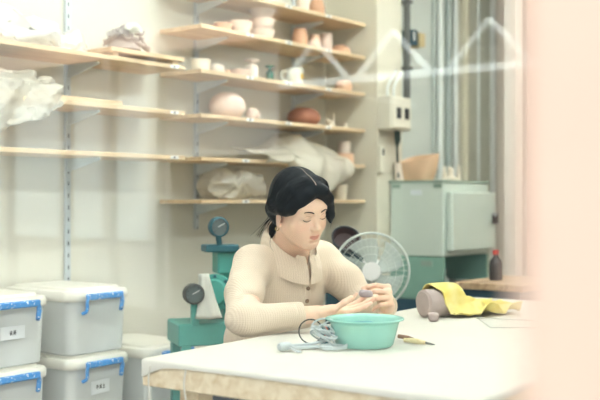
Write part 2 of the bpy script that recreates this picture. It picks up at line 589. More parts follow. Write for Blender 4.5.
MB().lathe([(.036, 0), (.042, .004), (.043, .05), (.043, .088), (.039, .088), (.039, .006), (.0005, .006)], 36).build('cup_body', M_whitegl, mug)
MB().tube(smooth_curve([Rz(-.72) @ Vector(q) for q in ((-.041, 0, .072), (-.064, 0, .07), (-.072, 0, .046), (-.062, 0, .022), (-.04, 0, .018))], 6), .008, 10).build('handle', M_whitegl, mug)
MB().grid(lambda u, v: Vector((.0436 * math.cos(-1.75 + .42 * u), .0436 * math.sin(-1.75 + .42 * u), .03 + .03 * v)), 6, 6).build('print', M_yel, mug, solid=.0006)
# shelf d
pot('round_vase', 'ball', .313, 'd', .088, .135, M_pinkclay, 'large round pink biscuit vase', 'vase')
pot('round_vase', 'ball', .474, 'd', .033, .066, M_pinkclay, 'small egg-shaped pink vase beside the large round vase', 'vase', q=.17)
pot('clay_cup', 'cup', .545, 'd', .025, .05, M_biscuit, 'small pale cup behind the egg-shaped pink vase', 'cup', q=.13)
pot('dark_bowl', 'ball', .945, 'd', .088, .11, M_brown, 'dark red-brown round pot above the draped sheet', 'pot', q=.12)
def sprig(s, q, n, hh, label, seed):
    random.seed(seed)
    b = MB()
    for i in range(n):
        a, l = random.uniform(0, 6.28), random.uniform(.3, .8)
        b.tube([(0, 0, .004), (math.cos(a) * hh * l * .5, math.sin(a) * hh * l * .5, hh * .5), (math.cos(a) * hh * l, math.sin(a) * hh * l, hh * random.uniform(.7, 1))], [.006, .005, .003], 7)
    b.lathe([(0, 0), (.016, 0), (.014, .01), (0, .014)], 16)
    o = b.build('clay_figurine', M_cream, loc=W(s, q, SHELF_Z['d']), rotz=TH)
    return tag(o, label, 'figurine')
sprig(1.03, .23, 9, .045, 'small branching cream clay piece in front of red-brown pot', 3)
sprig(1.15, .24, 5, .028, 'smallest cream clay piece at the shelf edge by the column', 5)
b = MB().lathe([(0, 0), (.017, 0), (.018, .008), (.008, .03), (.005, .062), (.0035, .085), (0, .09)], 20)
tag(b.build('clay_cone', M_cream, loc=W(1.17, .15, SHELF_Z['d']), rotz=TH), 'slender pointed cream clay cone at the column end', 'figurine')
# shelf e and f
pot('clay_bowl', 'cyl', 1.215, 'e', .052, .062, M_orange, 'orange clay tub carrying a pale cup by the column', 'pot', q=.19)
pot('clay_cup', 'cyl', 1.215, 'e', .033, .062, M_biscuit, 'pale cup standing on top of the orange clay tub', 'cup', q=.19, dz=.063)
pot('clay_cup', 'cup', 1.17, 'f', .036, .08, M_cream, 'cream cup on the lowest shelf, beside the potter\'s hair', 'cup', q=.2)

# ------------------------------------------------------------------ plastic bags and sheets
M_film = film_mat('milky_plastic_film', (252, 251, 247), .10, .3)
M_film2 = film_mat('clear_plastic_film', (240, 236, 222), .32, .2)
M_film3 = film_mat('loose_clear_film', (244, 242, 230), .52, .18)
M_bagclay = mat('wrapped_clay', (214, 200, 170), .8, .1, 10)
def crumple(lx, ly, lz, seed, amp=.025, n=(56, 40), taper=0.0, freq=9.0):
    vs, fs = [], []
    nu, nv = n
    for j in range(nv + 1):
        ph = PI * j / nv
        for i in range(nu):
            th = 2 * PI * i / nu
            sgn = lambda x, e: math.copysign(abs(x) ** e, x)
            x = sgn(math.cos(th), .7) * sgn(math.sin(ph), .7)
            y = sgn(math.sin(th), .7) * sgn(math.sin(ph), .7)
            z = -sgn(math.cos(ph), .7)
            k = 1 - taper * (x + 1) / 2
            p = Vector((x * lx / 2, y * ly / 2 * (.6 + .4 * k), (z * .5 + .5) * lz * k))
            o = Vector((seed * 7.3, seed * 3.1, seed))
            d = noise.turbulence_vector(p * freq + o, 3, True) * amp * 2.0
            e = noise.cell_vector(p * 16 + o) * amp * .15
            p = p + (d - Vector((amp, amp, amp * .6))) * 1.0 + e
            p.z = max(p.z, 0.002 + .002 * (i % 3))
            vs.append(p)
    low = min(p.z for p in vs)
    for p in vs:
        p.z = max(0.0, p.z - low - .0015)
    for j in range(nv):
        for i in range(nu):
            k = (i + 1) % nu
            fs.append((j * nu + i, j * nu + k, (j + 1) * nu + k, (j + 1) * nu + i))
    return MB().add(vs, fs)
def bag(name, s, q, z, dims, seed, m, label, cat, amp=.03, taper=0.0, rz=0.0):
    o = crumple(*dims, seed, amp, taper=taper).build(name, m, angle=32, loc=W(s, q, z), rotz=TH + rz)
    return tag(o, label, cat)
bag('plastic_bundle', -.83, .15, SHELF_Z['c'], (.56, .19, .15), 1, M_film, 'crumpled white plastic bundle on the long top shelf, tapering to sculpture', 'plastic bag', .03, .5)
bag('plastic_bundle', -1.36, .155, SHELF_Z['c'], (.38, .18, .13), 2, M_film, 'crumpled white plastic bundle cut by the left photo edge', 'plastic bag', .03)
# wrapped clay with its film hanging over the shelf edge
wz = SHELF_Z['d'] + BT
wr = thing('wrapped_clay', 'clay wrapped in crumpled clear plastic, film hanging below the shelf', 'plastic bag', W(-.98, .15, wz), TH)
crumple(.50, .24, .10, 3, .026, taper=.35).build('film_bag', M_film2, wr, angle=32)
def hang(u, v):
    x = -.24 + .44 * u
    drop = (.05 + .11 * math.sin(PI * (.25 + .75 * u)) + .015 * math.sin(9 * u)) * v
    p = Vector((x, -.142 - .015 * math.sin(14 * u + 5 * v) - .02 * v, .03 - drop * 1.2))
    return p + noise.turbulence_vector(p * 26, 3, True) * .016
MB().grid(hang, 36, 18).build('hanging_film', M_film3, wr, angle=30, solid=.001)
bag('plastic_bag', .36, .14, SHELF_Z['f'], (.36, .19, .125), 5, M_film2, 'clay in a clear plastic bag on the lowest shelf, beside the potter\'s hair', 'plastic bag', .032, .0)
# sheet draped over the fifth shelf and hanging in front of it
def drape(u, v):
    s = .40 + .70 * u
    hgt = .05 + .09 * math.exp(-((u - .62) / .26) ** 2)
    hang_len = .04 + .15 * max(0, math.sin(PI * min(1, max(0, (u - .28) / .76)))) 
    if v < .55:
        q = .09 + (.315 - .09) * v / .55
        z = SHELF_Z['e'] + hgt * math.cos(v / .55 * PI / 2.25) + .012
    else:
        k = (v - .55) / .45
        q = .315 + .025 * math.sin(PI * k) + .012 * math.sin(13 * u)
        z = SHELF_Z['e'] + hgt * math.cos(PI / 2.25) + .012 - hang_len * k
    p = Vector((s, -q, z))
    p += (noise.turbulence_vector(p * 7, 2, True) - Vector((.4, .4, .4))) * .022 + Vector((0, -.012 * math.sin(22 * u + 4 * v), .006 * math.sin(17 * u - 6 * v)))
    return p
b = MB().grid(drape, 60, 34)
b.v = [(x, y, z - SHELF_Z['e']) for x, y, z in b.v]
tag(b.build('plastic_sheet', M_film2, loc=W(0, 0, SHELF_Z['e']), rotz=TH, angle=35, solid=.0012), 'large milky plastic sheet draped over shelf edge above the potter\'s head', 'plastic sheet')
# grey clay flower sculpture
sc = thing('clay_sculpture', 'grey clay sculpture of curled petals with a white shell on top shelf', 'sculpture', W(-.325, .14, SHELF_Z['c'] + BT * 2 + .022), TH)
random.seed(4)
b = MB()
for i in range(11):
    a = i * 2.4
    rr = .035 + .045 * (i % 3) / 2
    cx, cy, cz = math.cos(a) * rr, math.sin(a) * rr * .8, .02 + .05 * ((i * 7) % 5) / 5
    R = Rz(a) @ Ry(.5 + .5 * (i % 2))
    def petal(u, v, R=R, cx=cx, cy=cy, cz=cz):
        x, y = (u - .5) * .085, (v - .5) * .075
        k = 1 - .55 * abs(u - .5) * 2 * abs(v - .5) * 2
        return R @ Vector((x * k, y * k, 9 * (x * x + y * y))) + Vector((cx, cy, cz))
    b.grid(petal, 9, 9)
b.lathe([(.0, .0), (.07, 0), (.06, .03), (.02, .06), (0, .065)], 20)
b.build('petals', M_greyclay, sc, solid=.006)
b = MB()
def shell(u, v):
    a = (u - .5) * 2.6
    r = .052 * (.12 + .88 * v) * (1 + .05 * math.cos(u * 50))
    return Vector((math.sin(a) * r - .03, -.070 - .03 * math.sin(v * PI * .8), .055 + math.cos(a) * r * .95))
b.grid(shell, 34, 12)
b.build('shell', M_whitegl, sc, solid=.005)

# ------------------------------------------------------------------ column, pipes, electrics
M_box = mat('cream_electrical_box', (226, 222, 204), .5, .02)
M_black = mat('black_plastic', (34, 38, 42), .4, .04)
M_conduit = mat('dark_grey_conduit', (92, 94, 90), .6, .1, 20)
M_cable = mat('dark_green_cable', (42, 62, 54), .5, .05)
M_teal_sw = mat('dark_teal_plastic', (36, 72, 84), .4, .05)
M_pipe = mat('white_pipe', (228, 232, 226), .4, .03)
M_pipe2 = mat('grey_pipe', (180, 190, 184), .45, .05)
M_pipe3 = mat('pale_beige_pipe', (222, 216, 192), .5, .03)
bx = thing('breaker_box', 'cream breaker box with two black switches on the column', 'electrical box', W(1.402, .346, 1.52), TH)
MB().box((0, -.045, .09), (.205, .09, .18), bev=.006).build('case', M_box, bx, smooth=False)
MB().box((0, -.0925, .09), (.185, .006, .16), bev=.002).build('cover', M_box, bx, smooth=False)
for x in (-.035, .045):
    sw = MB().box((x, -.099, .09), (.035, .012, .058), bev=.003).build('switch', M_black, bx, smooth=False)
    MB().box((x, -.107, .10), (.012, .008, .02), bev=.002).build('toggle', M_conduit, sw, smooth=False)
for x in (-.06, .0):
    MB().tube(smooth_curve([(x, -.04, .18), (x, -.045, .24), (x + .06, -.04, .30), (x + .10, -.03, .33)], 6), .009, 10).build('feed_pipe', M_pipe, bx)
for x in (.0, .02, .04):
    MB().tube(smooth_curve([(x, -.05, .002), (x + .005, -.05, -.05), (.03, -.045, -.10), (.03, -.05, -.22), (.02, -.06, -.255)], 6), .006, 8).build('cable', M_cable, bx)
cd = thing('conduit', 'dark grey vertical conduit pipe on the corner above the breaker box', 'conduit', W(1.572, .2, 1.70), TH)
MB().cyl((0, -.166, 0), (0, -.166, 1.05), .019, 20).build('pipe', M_conduit, cd)
for z in (.18, .55, .88):
    MB().box((0, -.098, z), (.048, .19, .02), bev=.003).build('clamp', M_conduit, cd, smooth=False)
sk = thing('wall_socket', 'dark teal switch box with beige plate beside the conduit', 'switch box', W(1.78, .2, 2.04), TH)
MB().box((-.01, -.05, .045), (.06, .10, .09), bev=.005).build('case', M_teal_sw, sk, smooth=False)
MB().box((-.025, -.102, .05), (.012, .006, .05), bev=.002).build('switch', M_sticker, sk, smooth=False)
MB().box((.075, -.05, .04), (.055, .10, .08), bev=.002).build('plate', mat('beige_plate', (206, 186, 140), .5, .03), sk, smooth=False)
rm = thing('wall_remote', 'small white wall controller with a dark slot under the breaker box', 'remote', W(1.32, .346, 1.30), TH)
MB().box((0, -.012, .06), (.035, .024, .15), bev=.004).build('case', M_box, rm, smooth=False)
MB().box((0.005, -.0245, .10), (.016, .003, .035)).build('screen', M_black, rm, smooth=False)
# row of vertical pipes right of the column
def vpipe(s, r, m, label, q=.2):
    o = MB().cyl((0, 0, 0), (0, 0, H), r, 24).build('wall_pipe', m, loc=W(s, q + r + .004, 0), rotz=TH)
    return tag(o, label, 'pipe', 'vertical pipes on the far wall')
def s_at(px, q):
    u = (px - 300) / 1000
    a = P0 + DQ * q
    return (u * a.y - a.x) / (.617 - u * .787)
PIPES = [(432.5, .008, M_pipe2, 'thin grey pipe, first right of the dark conduit'),
         (439.5, .020, M_pipe, 'white pipe second right of the dark conduit'),
         (448, .016, M_pipe2, 'grey pipe third right of the dark conduit'),
         (455, .020, M_pipe, 'white pipe fourth right of the dark conduit'),
         (465, .024, M_pipe3, 'thick beige pipe in the middle of the pipe row'),
         (477.5, .014, M_pipe, 'slim white pipe just right of the beige pipe'),
         (492, .024, M_pipe, 'thick white pipe, last before the door frame'),]
for px, r, m, lab in PIPES:
    vpipe(s_at(px, .2 + r), r, m, lab)
M_panel = mat('pale_green_grey_panel', (210, 208, 190), .6, .04, 3)
pn = MB().box((0, -.01, H / 2), (.86, .02, H)).build('trim_3', M_panel, smooth=False, loc=W(s_at(484, .2), .2, 0), rotz=TH)
struct(pn)
M_frame = mat('white_door_frame', (238, 236, 226), .5, .02)
dfr = MB().box((0, 0, H / 2), (.10, .075, H)).build('trim_4', M_frame, smooth=False, loc=W(s_at(514, .66), .66, 0), rotz=TH)
struct(dfr)
M_peachwall = mat('peach_wall', (224, 190, 166), .7, .05, 2)
struct(MB().box((0, 0, H / 2), (.06, 2.4, H)).build('trim_5', M_peachwall, smooth=False, loc=W(2.66, .60 + 1.2, 0), rotz=TH))

# ------------------------------------------------------------------ green cabinet and its stand
M_cab = mat('sage_green_steel', (210, 222, 212), .45, .04, 3)
M_cabd = mat('dark_sage_steel', (150, 172, 158), .5, .05, 3)
M_tealst = mat('teal_green_steel', (136, 178, 162), .5, .08, 4)
M_navy = mat('navy_blue_steel', (44, 84, 104), .5, .08, 4)
M_chrome = mat('brushed_steel', (196, 204, 206), .3, .04, metal=.7)
S0, S1, Q0, Q1, Z0, Z1 = 1.42, 1.93, .352, .685, .838, 1.235
cb = thing('kiln_cabinet', 'sage green steel cabinet with its door on the far side, behind the fan', 'cabinet', W(S0, Q1, Z0), TH)
cw, cdp, ch = S1 - S0, Q1 - Q0, Z1 - Z0
MB().box((cw / 2, cdp / 2, ch / 2), (cw, cdp, ch), bev=.006).build('body', M_cab, cb, smooth=False)
MB().box((cw / 2, cdp / 2, ch + .004), (cw + .012, cdp + .012, .012), bev=.003).build('top_panel', M_cabd, cb, smooth=False)
dr = MB().box((cw / 2 + .02, -.022, ch * .47), (cw - .02, .036, ch * .80), bev=.006).build('door', M_cab, cb, smooth=False)
MB().box((cw - .02, -.055, ch * .50), (.03, .03, .06), bev=.005).build('latch', M_black, dr, smooth=False)
MB().tube([(cw - .02, -.06, ch * .55), (cw - .09, -.085, ch * .56)], .009).build('handle', M_chrome, dr)
for y, z in ((.29, ch - .03), (.03, ch - .03)):
    MB().box((-.003, y, ch - .02), (.006, .05, .022), bev=.001).build('hinge', M_cabd, cb, smooth=False)
MB().box((-.002, .165, ch - .055), (.004, .07, .028), bev=.001).build('name_plate', M_rail, cb, smooth=False)
# stand
sd = thing('cabinet_stand', 'teal green steel stand with open shelf under the sage cabinet', 'stand', W(S0, Q1, 0), TH)
MB().box((.012, cdp / 2, .72), (.02, cdp, .23)).build('side_panel', M_tealst, sd, smooth=False)
MB().box((.012, cdp / 2, .30), (.02, cdp, .60)).build('lower_panel', M_navy, sd, smooth=False)
MB().box((cw - .012, cdp / 2, .417), (.02, cdp, .834)).build('side_panel', M_tealst, sd, smooth=False)
MB().box((cw / 2, cdp - .01, .417), (cw - .05, .02, .834)).build('back_panel', M_tealst, sd, smooth=False)
for z in (.60, .30, .04):
    MB().box((cw / 2, cdp / 2, z), (cw - .046, cdp - .02, .02)).build('shelf', M_navy, sd, smooth=False)
MB().box((-.001, .10, .80), (.006, .07, .03)).build('name_plate', M_cabd, sd, smooth=False)
# things on the stand shelf
M_lblue = mat('light_blue_plastic', (150, 196, 214), .4, .05)
t = thing('glass_jar', 'pale jar on the stand shelf nearest the cabinet corner', 'jar', W(1.56, .58, .61), TH)
MB().lathe([(.045, 0), (.05, .01), (.05, .10), (.035, .12), (.035, .13), (.001, .13)], 24).build('body', mat('pale_jar_glass', (206, 220, 214), .2, .04), t)
MB().lathe([(.038, .13), (.038, .15), (.001, .152)], 24).build('lid', M_chrome, t)
o = MB().box((0, 0, .04), (.16, .14, .08), bev=.01).build('metal_tin', M_chrome, loc=W(1.74, .56, .61), rotz=TH + .1)
tag(o, 'flat shiny tin on the stand shelf beside the pale jar', 'tin')
o = MB().box((0, 0, .05), (.15, .18, .10), bev=.012).build('plastic_box', M_lblue, loc=W(1.62, .80, .52), rotz=TH + .2)
tag(o, 'light blue plastic box in front of the teal stand', 'box')
bs = thing('box_stool', 'low navy stool under the light blue box', 'stool', W(1.62, .80, 0), TH + .2)
MB().box((0, 0, .51), (.20, .22, .02), bev=.004).build('seat', M_navy, bs, smooth=False)
for x in (-.08, .08):
    for y in (-.09, .09):
        MB().box((x, y, .25), (.025, .025, .50)).build('leg', M_navy, bs, smooth=False)
# things on top of the cabinet
M_tub = mat('beige_clay_tub', (226, 190, 156), .8, .06, 12)
ct = Z1 + .0105
o = pot_mesh('cyl', .027, .098).build('clay_cup', M_biscuit, loc=W(1.452, .392, ct), rotz=TH)
tag(o, 'tall pinkish cup on the cabinet under the dark cables', 'cup')
tb = thing('clay_tub', 'large orange-beige clay trough on top of the green cabinet', 'pot', W(1.51, .47, ct), TH)
def trough(u, v):
    a = 2 * PI * u
    prof = [(0.001, 0), (.72, 0), (.86, .3), (.97, .7), (1, 1), (.90, 1), (.86, .6), (.7, .12), (.001, .10)]
    t_ = v * (len(prof) - 1)
    i = min(int(t_), len(prof) - 2)
    k = t_ - i
    r = prof[i][0] * (1 - k) + prof[i + 1][0] * k
    z = prof[i][1] * (1 - k) + prof[i + 1][1] * k
    sg = lambda x: math.copysign(abs(x) ** .55, x)
    return Vector((sg(math.cos(a)) * r * .075, sg(math.sin(a)) * r * .12, z * (.125 + .02 * math.cos(a) - .015 * math.sin(a))))
MB().grid(trough, 49, 17).build('trough', M_tub, tb)
b = MB().lathe([(0, 0), (.035, 0), (.038, .012), (.018, .024), (.012, .05), (.016, .056), (.01, .066), (0, .068)], 20)
tag(b.build('clay_figurine', M_cream, loc=W(1.55, .70 - .04, ct), rotz=TH), 'squat cream clay knob piece in front of the orange trough', 'figurine')
for px, hh, lab in ((444.5, .085, 'short cream clay cone beside the knob piece'), (449, .085, 'middle cream clay cone of the three cones on the cabinet'), (458.5, .095, 'tallest cream clay cone at the cabinet door end')):
    s = s_at(px, .56)
    b = MB().lathe([(0, 0), (.014, 0), (.014, .01), (.008, hh * .8), (.005, hh), (0, hh)], 18)
    tag(b.build('clay_cone', M_cream, loc=W(s, .56, ct), rotz=TH), lab, 'figurine', 'clay cones on the cabinet')
# side table with the dark bottle
M_bench = wood_mat('worn_bench_wood', (200, 172, 138), (158, 128, 98), 4)
stb = thing('side_table', 'worn wooden side table holding the dark bottle', 'table', (.985, 4.62, 0), TH)
MB().box((0, 0, .755), (.50, .34, .03), bev=.003).build('tabletop', M_bench, stb, smooth=False)
MB().box((0, .0, .70), (.44, .28, .08)).build('apron', M_navy, stb, smooth=False)
for x in (-.21, .21):
    for y in (-.13, .13):
        MB().box((x, y, .33), (.04, .04, .66)).build('leg', M_bench, stb, smooth=False)
bo = thing('bottle', 'black plastic bottle with a red cap on the side table', 'bottle', (.905, 4.62, .77), TH)
MB().lathe([(.028, 0), (.031, .006), (.031, .075), (.026, .092), (.013, .108), (.012, .12), (.001, .12)], 28).build('body', M_black, bo)
MB().lathe([(.015, .118), (.015, .140), (.001, .141)], 20).build('cap', mat('red_plastic', (196, 60, 50), .4, .03), bo)
MB().tube(smooth_curve([(.027, 0, .085), (.044, 0, .08), (.044, 0, .045), (.03, 0, .035)], 5), .005, 8).build('handle', M_black, bo)

# ------------------------------------------------------------------ dark basin and fan behind the potter
M_rubber = mat('black_rubber', (36, 40, 46), .5, .05)
M_redclay = mat('dark_red_liner', (58, 36, 36), .6, .08)
bn = thing('dark_basin', 'dark basin with red-brown lining tilted behind the potter\'s shoulder', 'basin', (.19, 4.28, .95), 0)
RB = Rx(math.radians(50)) @ Ry(.15)
MB().lathe([(.04, 0), (.055, .012), (.063, .045), (.065, .048), (.060, .048), (.05, .015), (.001, .010)], 36, rot=RB).build('shell', M_rubber, bn)
MB().lathe([(.001, .0105), (.048, .0155), (.057, .042), (.056, .043), (.046, .018), (.001, .012)], 36, rot=RB).build('lining', M_redclay, bn)
bs2 = thing('wheel_stand', 'dark teal stand carrying the dark basin behind the potter', 'stand', (.19, 4.34, 0), 0)
MB().box((0, 0, .45), (.16, .14, .90), bev=.01).build('body', M_teal_sw, bs2, smooth=False)
MB().box((0, 0, .91), (.19, .16, .02), bev=.004).build('top', M_teal_sw, bs2, smooth=False)

M_fanring = mat('clear_white_plastic', (232, 238, 232), .3, .02, alpha=.8)
M_fanwire = mat('white_fan_wire', (206, 214, 208), .35, .02)
M_blade = film_mat('clear_fan_blade', (226, 236, 232), .45, .12)
fn = thing('fan', 'pale pedestal fan with round wire guard behind the potter\'s hands', 'fan', (.286, 4.0, 0), math.radians(-4))
FZ, FR = .858, .150
def ring(r, y, n=72, c=(0, 0, FZ)):
    return [(math.cos(2 * PI * i / n) * r, y, FZ + math.sin(2 * PI * i / n) * r) for i in range(n)]
MB().tube(ring(FR, 0), .0048, 10, True).build('guard_rim', M_fanwire, fn)
b = MB()
for r, y in ((.128, -.028), (.098, -.036), (.068, -.04)):
    b.tube(ring(r, y), .0013, 6, True)
for i in range(36):
    a = 2 * PI * i / 36
    ca, sa = math.cos(a), math.sin(a)
    b.tube([(ca * .036, -.04, FZ + sa * .036), (ca * .10, -.036, FZ + sa * .10), (ca * .135, -.024, FZ + sa * .135), (ca * FR, 0, FZ + sa * FR)], .0006, 5)
b.build('front_grille', M_fanwire, fn)
b = MB()
for i in range(40):
    a = 2 * PI * i / 40
    ca, sa = math.cos(a), math.sin(a)
    b.tube([(ca * .03, .045, FZ + sa * .03), (ca * .11, .038, FZ + sa * .11), (ca * FR, 0, FZ + sa * FR)], .0008, 5)
b.build('rear_grille', M_fanwire, fn)
MB().lathe([(0, 0), (.030, 0), (.037, .006), (.037, .012), (.0, .012)], 32, (0, -.034, FZ), Rx(PI / 2)).build('badge', M_white, fn)
for k in range(5):
    a0 = 2 * PI * k / 5 + .3
    def bl(u, v, a0=a0):
        r = .03 + .10 * v
        a = a0 + (u - .5) * (1.05 - .1 * v) + .35 * v
        return Vector((math.cos(a) * r, -.012 + (u - .5) * .03, FZ + math.sin(a) * r))
    MB().grid(bl, 10, 10).build('blade', M_blade, fn, solid=.0015)
MB().cyl((0, -.02, FZ), (0, .02, FZ), .03).build('hub', M_white, fn)
MB().lathe([(0, 0), (.04, 0), (.048, .02), (.045, .07), (.03, .09), (0, .09)], 28, (0, .125, FZ), Rx(PI / 2)).build('motor', M_white, fn)
MB().cyl((0, .09, .03), (0, .09, FZ - .02), .014).build('pole', M_white, fn)
MB().lathe([(0, 0), (.15, 0), (.15, .015), (.05, .03), (.02, .045), (0, .045)], 36, (0, .09, 0)).build('base', M_white, fn)

# ------------------------------------------------------------------ storage bins
def bin_mat():
    m = mat('frosted_bin_plastic', (240, 244, 240), .35, .06, 5.0, alpha=.74)
    return m
M_bin = bin_mat()
M_lid = mat('ivory_bin_lid', (240, 237, 224), .4, .02)
M_latch = speck_mat('blue_latch_splashed_white', (62, 146, 216), (226, 236, 240), .60, 110)
M_inside = mat('grey_contents', (238, 240, 236), .8, .12, 12)
M_paper = mat('label_paper', (236, 240, 240), .6, .02)
def rrect(w, d, r, n=5):
    pts = []
    for cx, cy, a0 in ((w / 2 - r, d / 2 - r, 0), (-w / 2 + r, d / 2 - r, PI / 2), (-w / 2 + r, -d / 2 + r, PI), (w / 2 - r, -d / 2 + r, 3 * PI / 2)):
        for i in range(n + 1):
            a = a0 + PI / 2 * i / n
            pts.append((cx + r * math.cos(a), cy + r * math.sin(a)))
    return pts
def loft(levels):
    """levels: (w, d, r, z) outlines stacked into one closed skin"""
    b = MB()
    rings = [[(x, y, z) for x, y in rrect(w, d, r)] for w, d, r, z in levels]
    n = len(rings[0])
    vs = [p for rg in rings for p in rg]
    fs = [(j * n + i, j * n + (i + 1) % n, (j + 1) * n + (i + 1) % n, (j + 1) * n + i) for j in range(len(rings) - 1) for i in range(n)]
    fs += [tuple(reversed(range(n))), tuple((len(rings) - 1) * n + i for i in range(n))]
    return b.add(vs, fs)
BW, BL, BH = .305, .415, .25
def strokes(segs, x0, z0, w, h):
    b = MB()
    for (a, c, e, f) in segs:
        p, q = Vector((x0 + a * w, 0, z0 + c * h)), Vector((x0 + e * w, 0, z0 + f * h))
        d = q - p
        ang = math.atan2(d.z, d.x)
        b.box(((p + q) / 2), (d.length + .0012, .0006, .0021), Ry(-ang))
    return b
# brush-like characters of the two paper labels
GL = {
 'A': [[(.5, 1, .5, .75), (.1, .75, .9, .75), (.5, .75, .1, .35), (.3, .5, .3, 0), (.3, 0, .55, .15), (.5, .55, .95, 0), (.85, .55, .6, .35)],
       [(.25, 1, .25, 0), (0, .6, .5, .6), (.25, .55, 0, .2), (.25, .55, .5, .3), (.75, 1, .75, 0), (.55, .35, 1, .45), (.58, .9, .68, .75), (.55, .65, .66, .55)]],
 'B': [[(.1, .8, .9, .8), (0, .5, 1, .5), (.5, 1, .5, 0), (.2, .95, .35, .85), (.8, .95, .65, .85)],
       [(.1, .75, .9, .75), (.15, .75, .1, .1), (.3, .45, .5, .45), (.5, .45, .45, .2), (.5, 1, .95, .05), (.85, .5, .55, .1), (.7, .98, .85, .88)],
       [(.15, .6, .85, .6), (0, .05, 1, .05), (.5, 1, .5, .05)]],
}
def make_bin(label, corner_s, corner_q, z, latch=True, low_latch=False, paper=None):
    """corner: the far front top corner (towards +s, +q)"""
    t = thing('storage_bin', label, 'storage bin', W(corner_s - BW / 2, corner_q - BL / 2, z), TH, 'frosted storage bins with blue latches')
    body = BH - .045
    loft([(BW - .05, BL - .05, .03, 0), (BW - .035, BL - .035, .035, .006), (BW - .018, BL - .018, .038, body), ]).build('tub', M_bin, t)
    loft([(BW - .07, BL - .07, .03, .012), (BW - .045, BL - .045, .03, body * .72)]).build('contents', M_inside, t)
    loft([(BW - .006, BL - .006, .04, body - .004), (BW, BL, .042, body), (BW, BL, .042, body + .022), (BW - .012, BL - .012, .04, body + .032),
          (BW - .05, BL - .05, .035, body + .034), (BW - .06, BL - .06, .035, body + .043), (BW - .10, BL - .10, .03, body + .045)]).build('lid', M_lid, t)
    y = -BL / 2
    if latch:
        zt = body + .012
        w2 = .084
        lt = MB()
        pts = [(-w2 - .012, y - .004, zt - .062), (-w2, y - .016, zt - .05), (-w2, y - .02, zt - .015), (-w2 + .012, y - .022, zt)]
        lt.tube(smooth_curve(pts, 4), .0085, 8, flat=.8)
        pts = [(w2 + .008, y - .004, zt - .058), (w2, y - .016, zt - .05), (w2, y - .02, zt - .015), (w2 - .012, y - .022, zt)]
        lt.tube(smooth_curve(pts, 4), .0085, 8, flat=.8)
        lt.box((0, y - .020, zt), (w2 * 2 + .01, .016, .024), bev=.005)
        lt.build('latch', M_latch, t)
    if paper:
        x0, zc, w, h, key = paper
        yy = -(BL - .018) / 2 + .001
        tl = -.055
        pp = MB().box((0, 0, 0), (w, .001, h)).build('paper_label', M_paper, t, smooth=False)
        pp.location = (x0, yy - .0035, zc)
        pp.rotation_euler = (tl * -.6, -.05 if key == 'B' else .0, 0)
        gl = GL[key]
        for i, g in enumerate(gl):
            cw_ = .0155
            x = -len(gl) * cw_ / 2 + i * cw_ + .002
            strokes(g, x, -.008, cw_ - .004, .016).build('character', M_ink, pp, smooth=False).location = (0, -.0012, 0)
    return t
def dq(s, q):
    return s, q
ZP = .065
room_box('trim_6', -.56, .42, .02, .50, 0, ZP, M_floor)
room_box('trim_10', -1.9, -.562, .02, .50, 0, ZP + BH, M_floor)
sB, qB = -.568, .455
for i, z in enumerate((ZP, ZP + BH, ZP + 2 * BH)):
    labs = ['', 'frosted storage bin with blue latch and tilted paper label, under another bin', 'topmost frosted bin with blue latch and no paper label, tallest middle stack']
    if i:
        make_bin(labs[i], sB, qB, z, paper=(.0, .125, .088, .050, 'B') if i == 1 else None)
sA, qA = -.568 - BW - .095, .475
labsA = ['', 'frosted bin under the paper-labelled top bin at the left photo edge', 'frosted top bin with paper label, cut by the left photo edge']
for i in (1, 2):
    make_bin(labsA[i], sA, qA, ZP + i * BH, paper=(-.005, .12, .10, .045, 'A') if i == 2 else None)
sC, qC = -.568 + .36, .48
make_bin('frosted bin with blue latch behind the table corner, top of lower stack', sC, qC, ZP + BH)
make_bin('frosted bin under the table corner, lower of its stack', sC, qC, ZP)

# ------------------------------------------------------------------ green clay-mixing machine behind the potter
M_teal = mat('teal_machine_paint', (88, 172, 160), .45, .1, 6)
M_tealb = mat('blue_teal_machine_paint', (48, 104, 116), .45, .1, 6)
M_dial = mat('grey_dial', (104, 116, 116), .5, .05)
M_hopper = mat('white_bag_cloth', (226, 228, 218), .7, .04)
mc = thing('pug_mill', 'teal green clay-mixing machine with two pressure gauges behind the potter', 'machine', (-.34, 3.86, 0), math.radians(20))
def mloc(px, py, D):
    """point given as seen from the street, in the machine's own frame"""
    X, Z = (px - 300) / 1000 * D, 1.14 + (200 - py) / 1000 * D
    v = Rz(-math.radians(20)) @ (Vector((X, D, Z)) - Vector((-.34, 3.86, 0)))
    return v
def gauge(parent_name, c, r, yaw):
    R = Rz(yaw) @ Rx(PI / 2)
    g = MB().lathe([(0, -.03), (r * .9, -.03), (r, -.02), (r, .008), (r * .86, .012), (r * .84, .004), (0, .004)], 32, c, R).build('gauge', M_tealb if parent_name == 'a' else M_conduit, mc)
    MB().lathe([(0, .0045), (r * .83, .0045), (r * .83, .0065), (0, .0065)], 32, c, R).build('dial', M_dial, g)
    n = R @ Vector((0, 0, 1))
    x = R @ Vector((1, 0, 0))
    y = R @ Vector((0, 1, 0))
    b = MB()
    b.tube([c + n * .009 - x * r * .2, c + n * .009 + (x * .5 + y * .35) * r], .0014, 6)
    b.build('needle', M_sticker, g)
    b = MB()
    for i in range(9):
        a = math.radians(-40 + i * 32.5)
        e = x * math.cos(a) + y * math.sin(a)
        b.tube([c + n * .008 + e * r * .62, c + n * .008 + e * r * .76], .0011, 5)
    b.build('marks', M_ink, g)
    return g
g1 = mloc(219, 227, 3.78)
gauge('a', g1, .038, math.radians(5))
MB().cyl(g1 + Vector((0, .01, -.035)), mloc(219.5, 244, 3.8), .011).build('stem', M_tealb, mc)
MB().box(mloc(220, 248, 3.84), (.13, .09, .028), bev=.005).build('mounting_plate', M_tealb, mc, smooth=False)
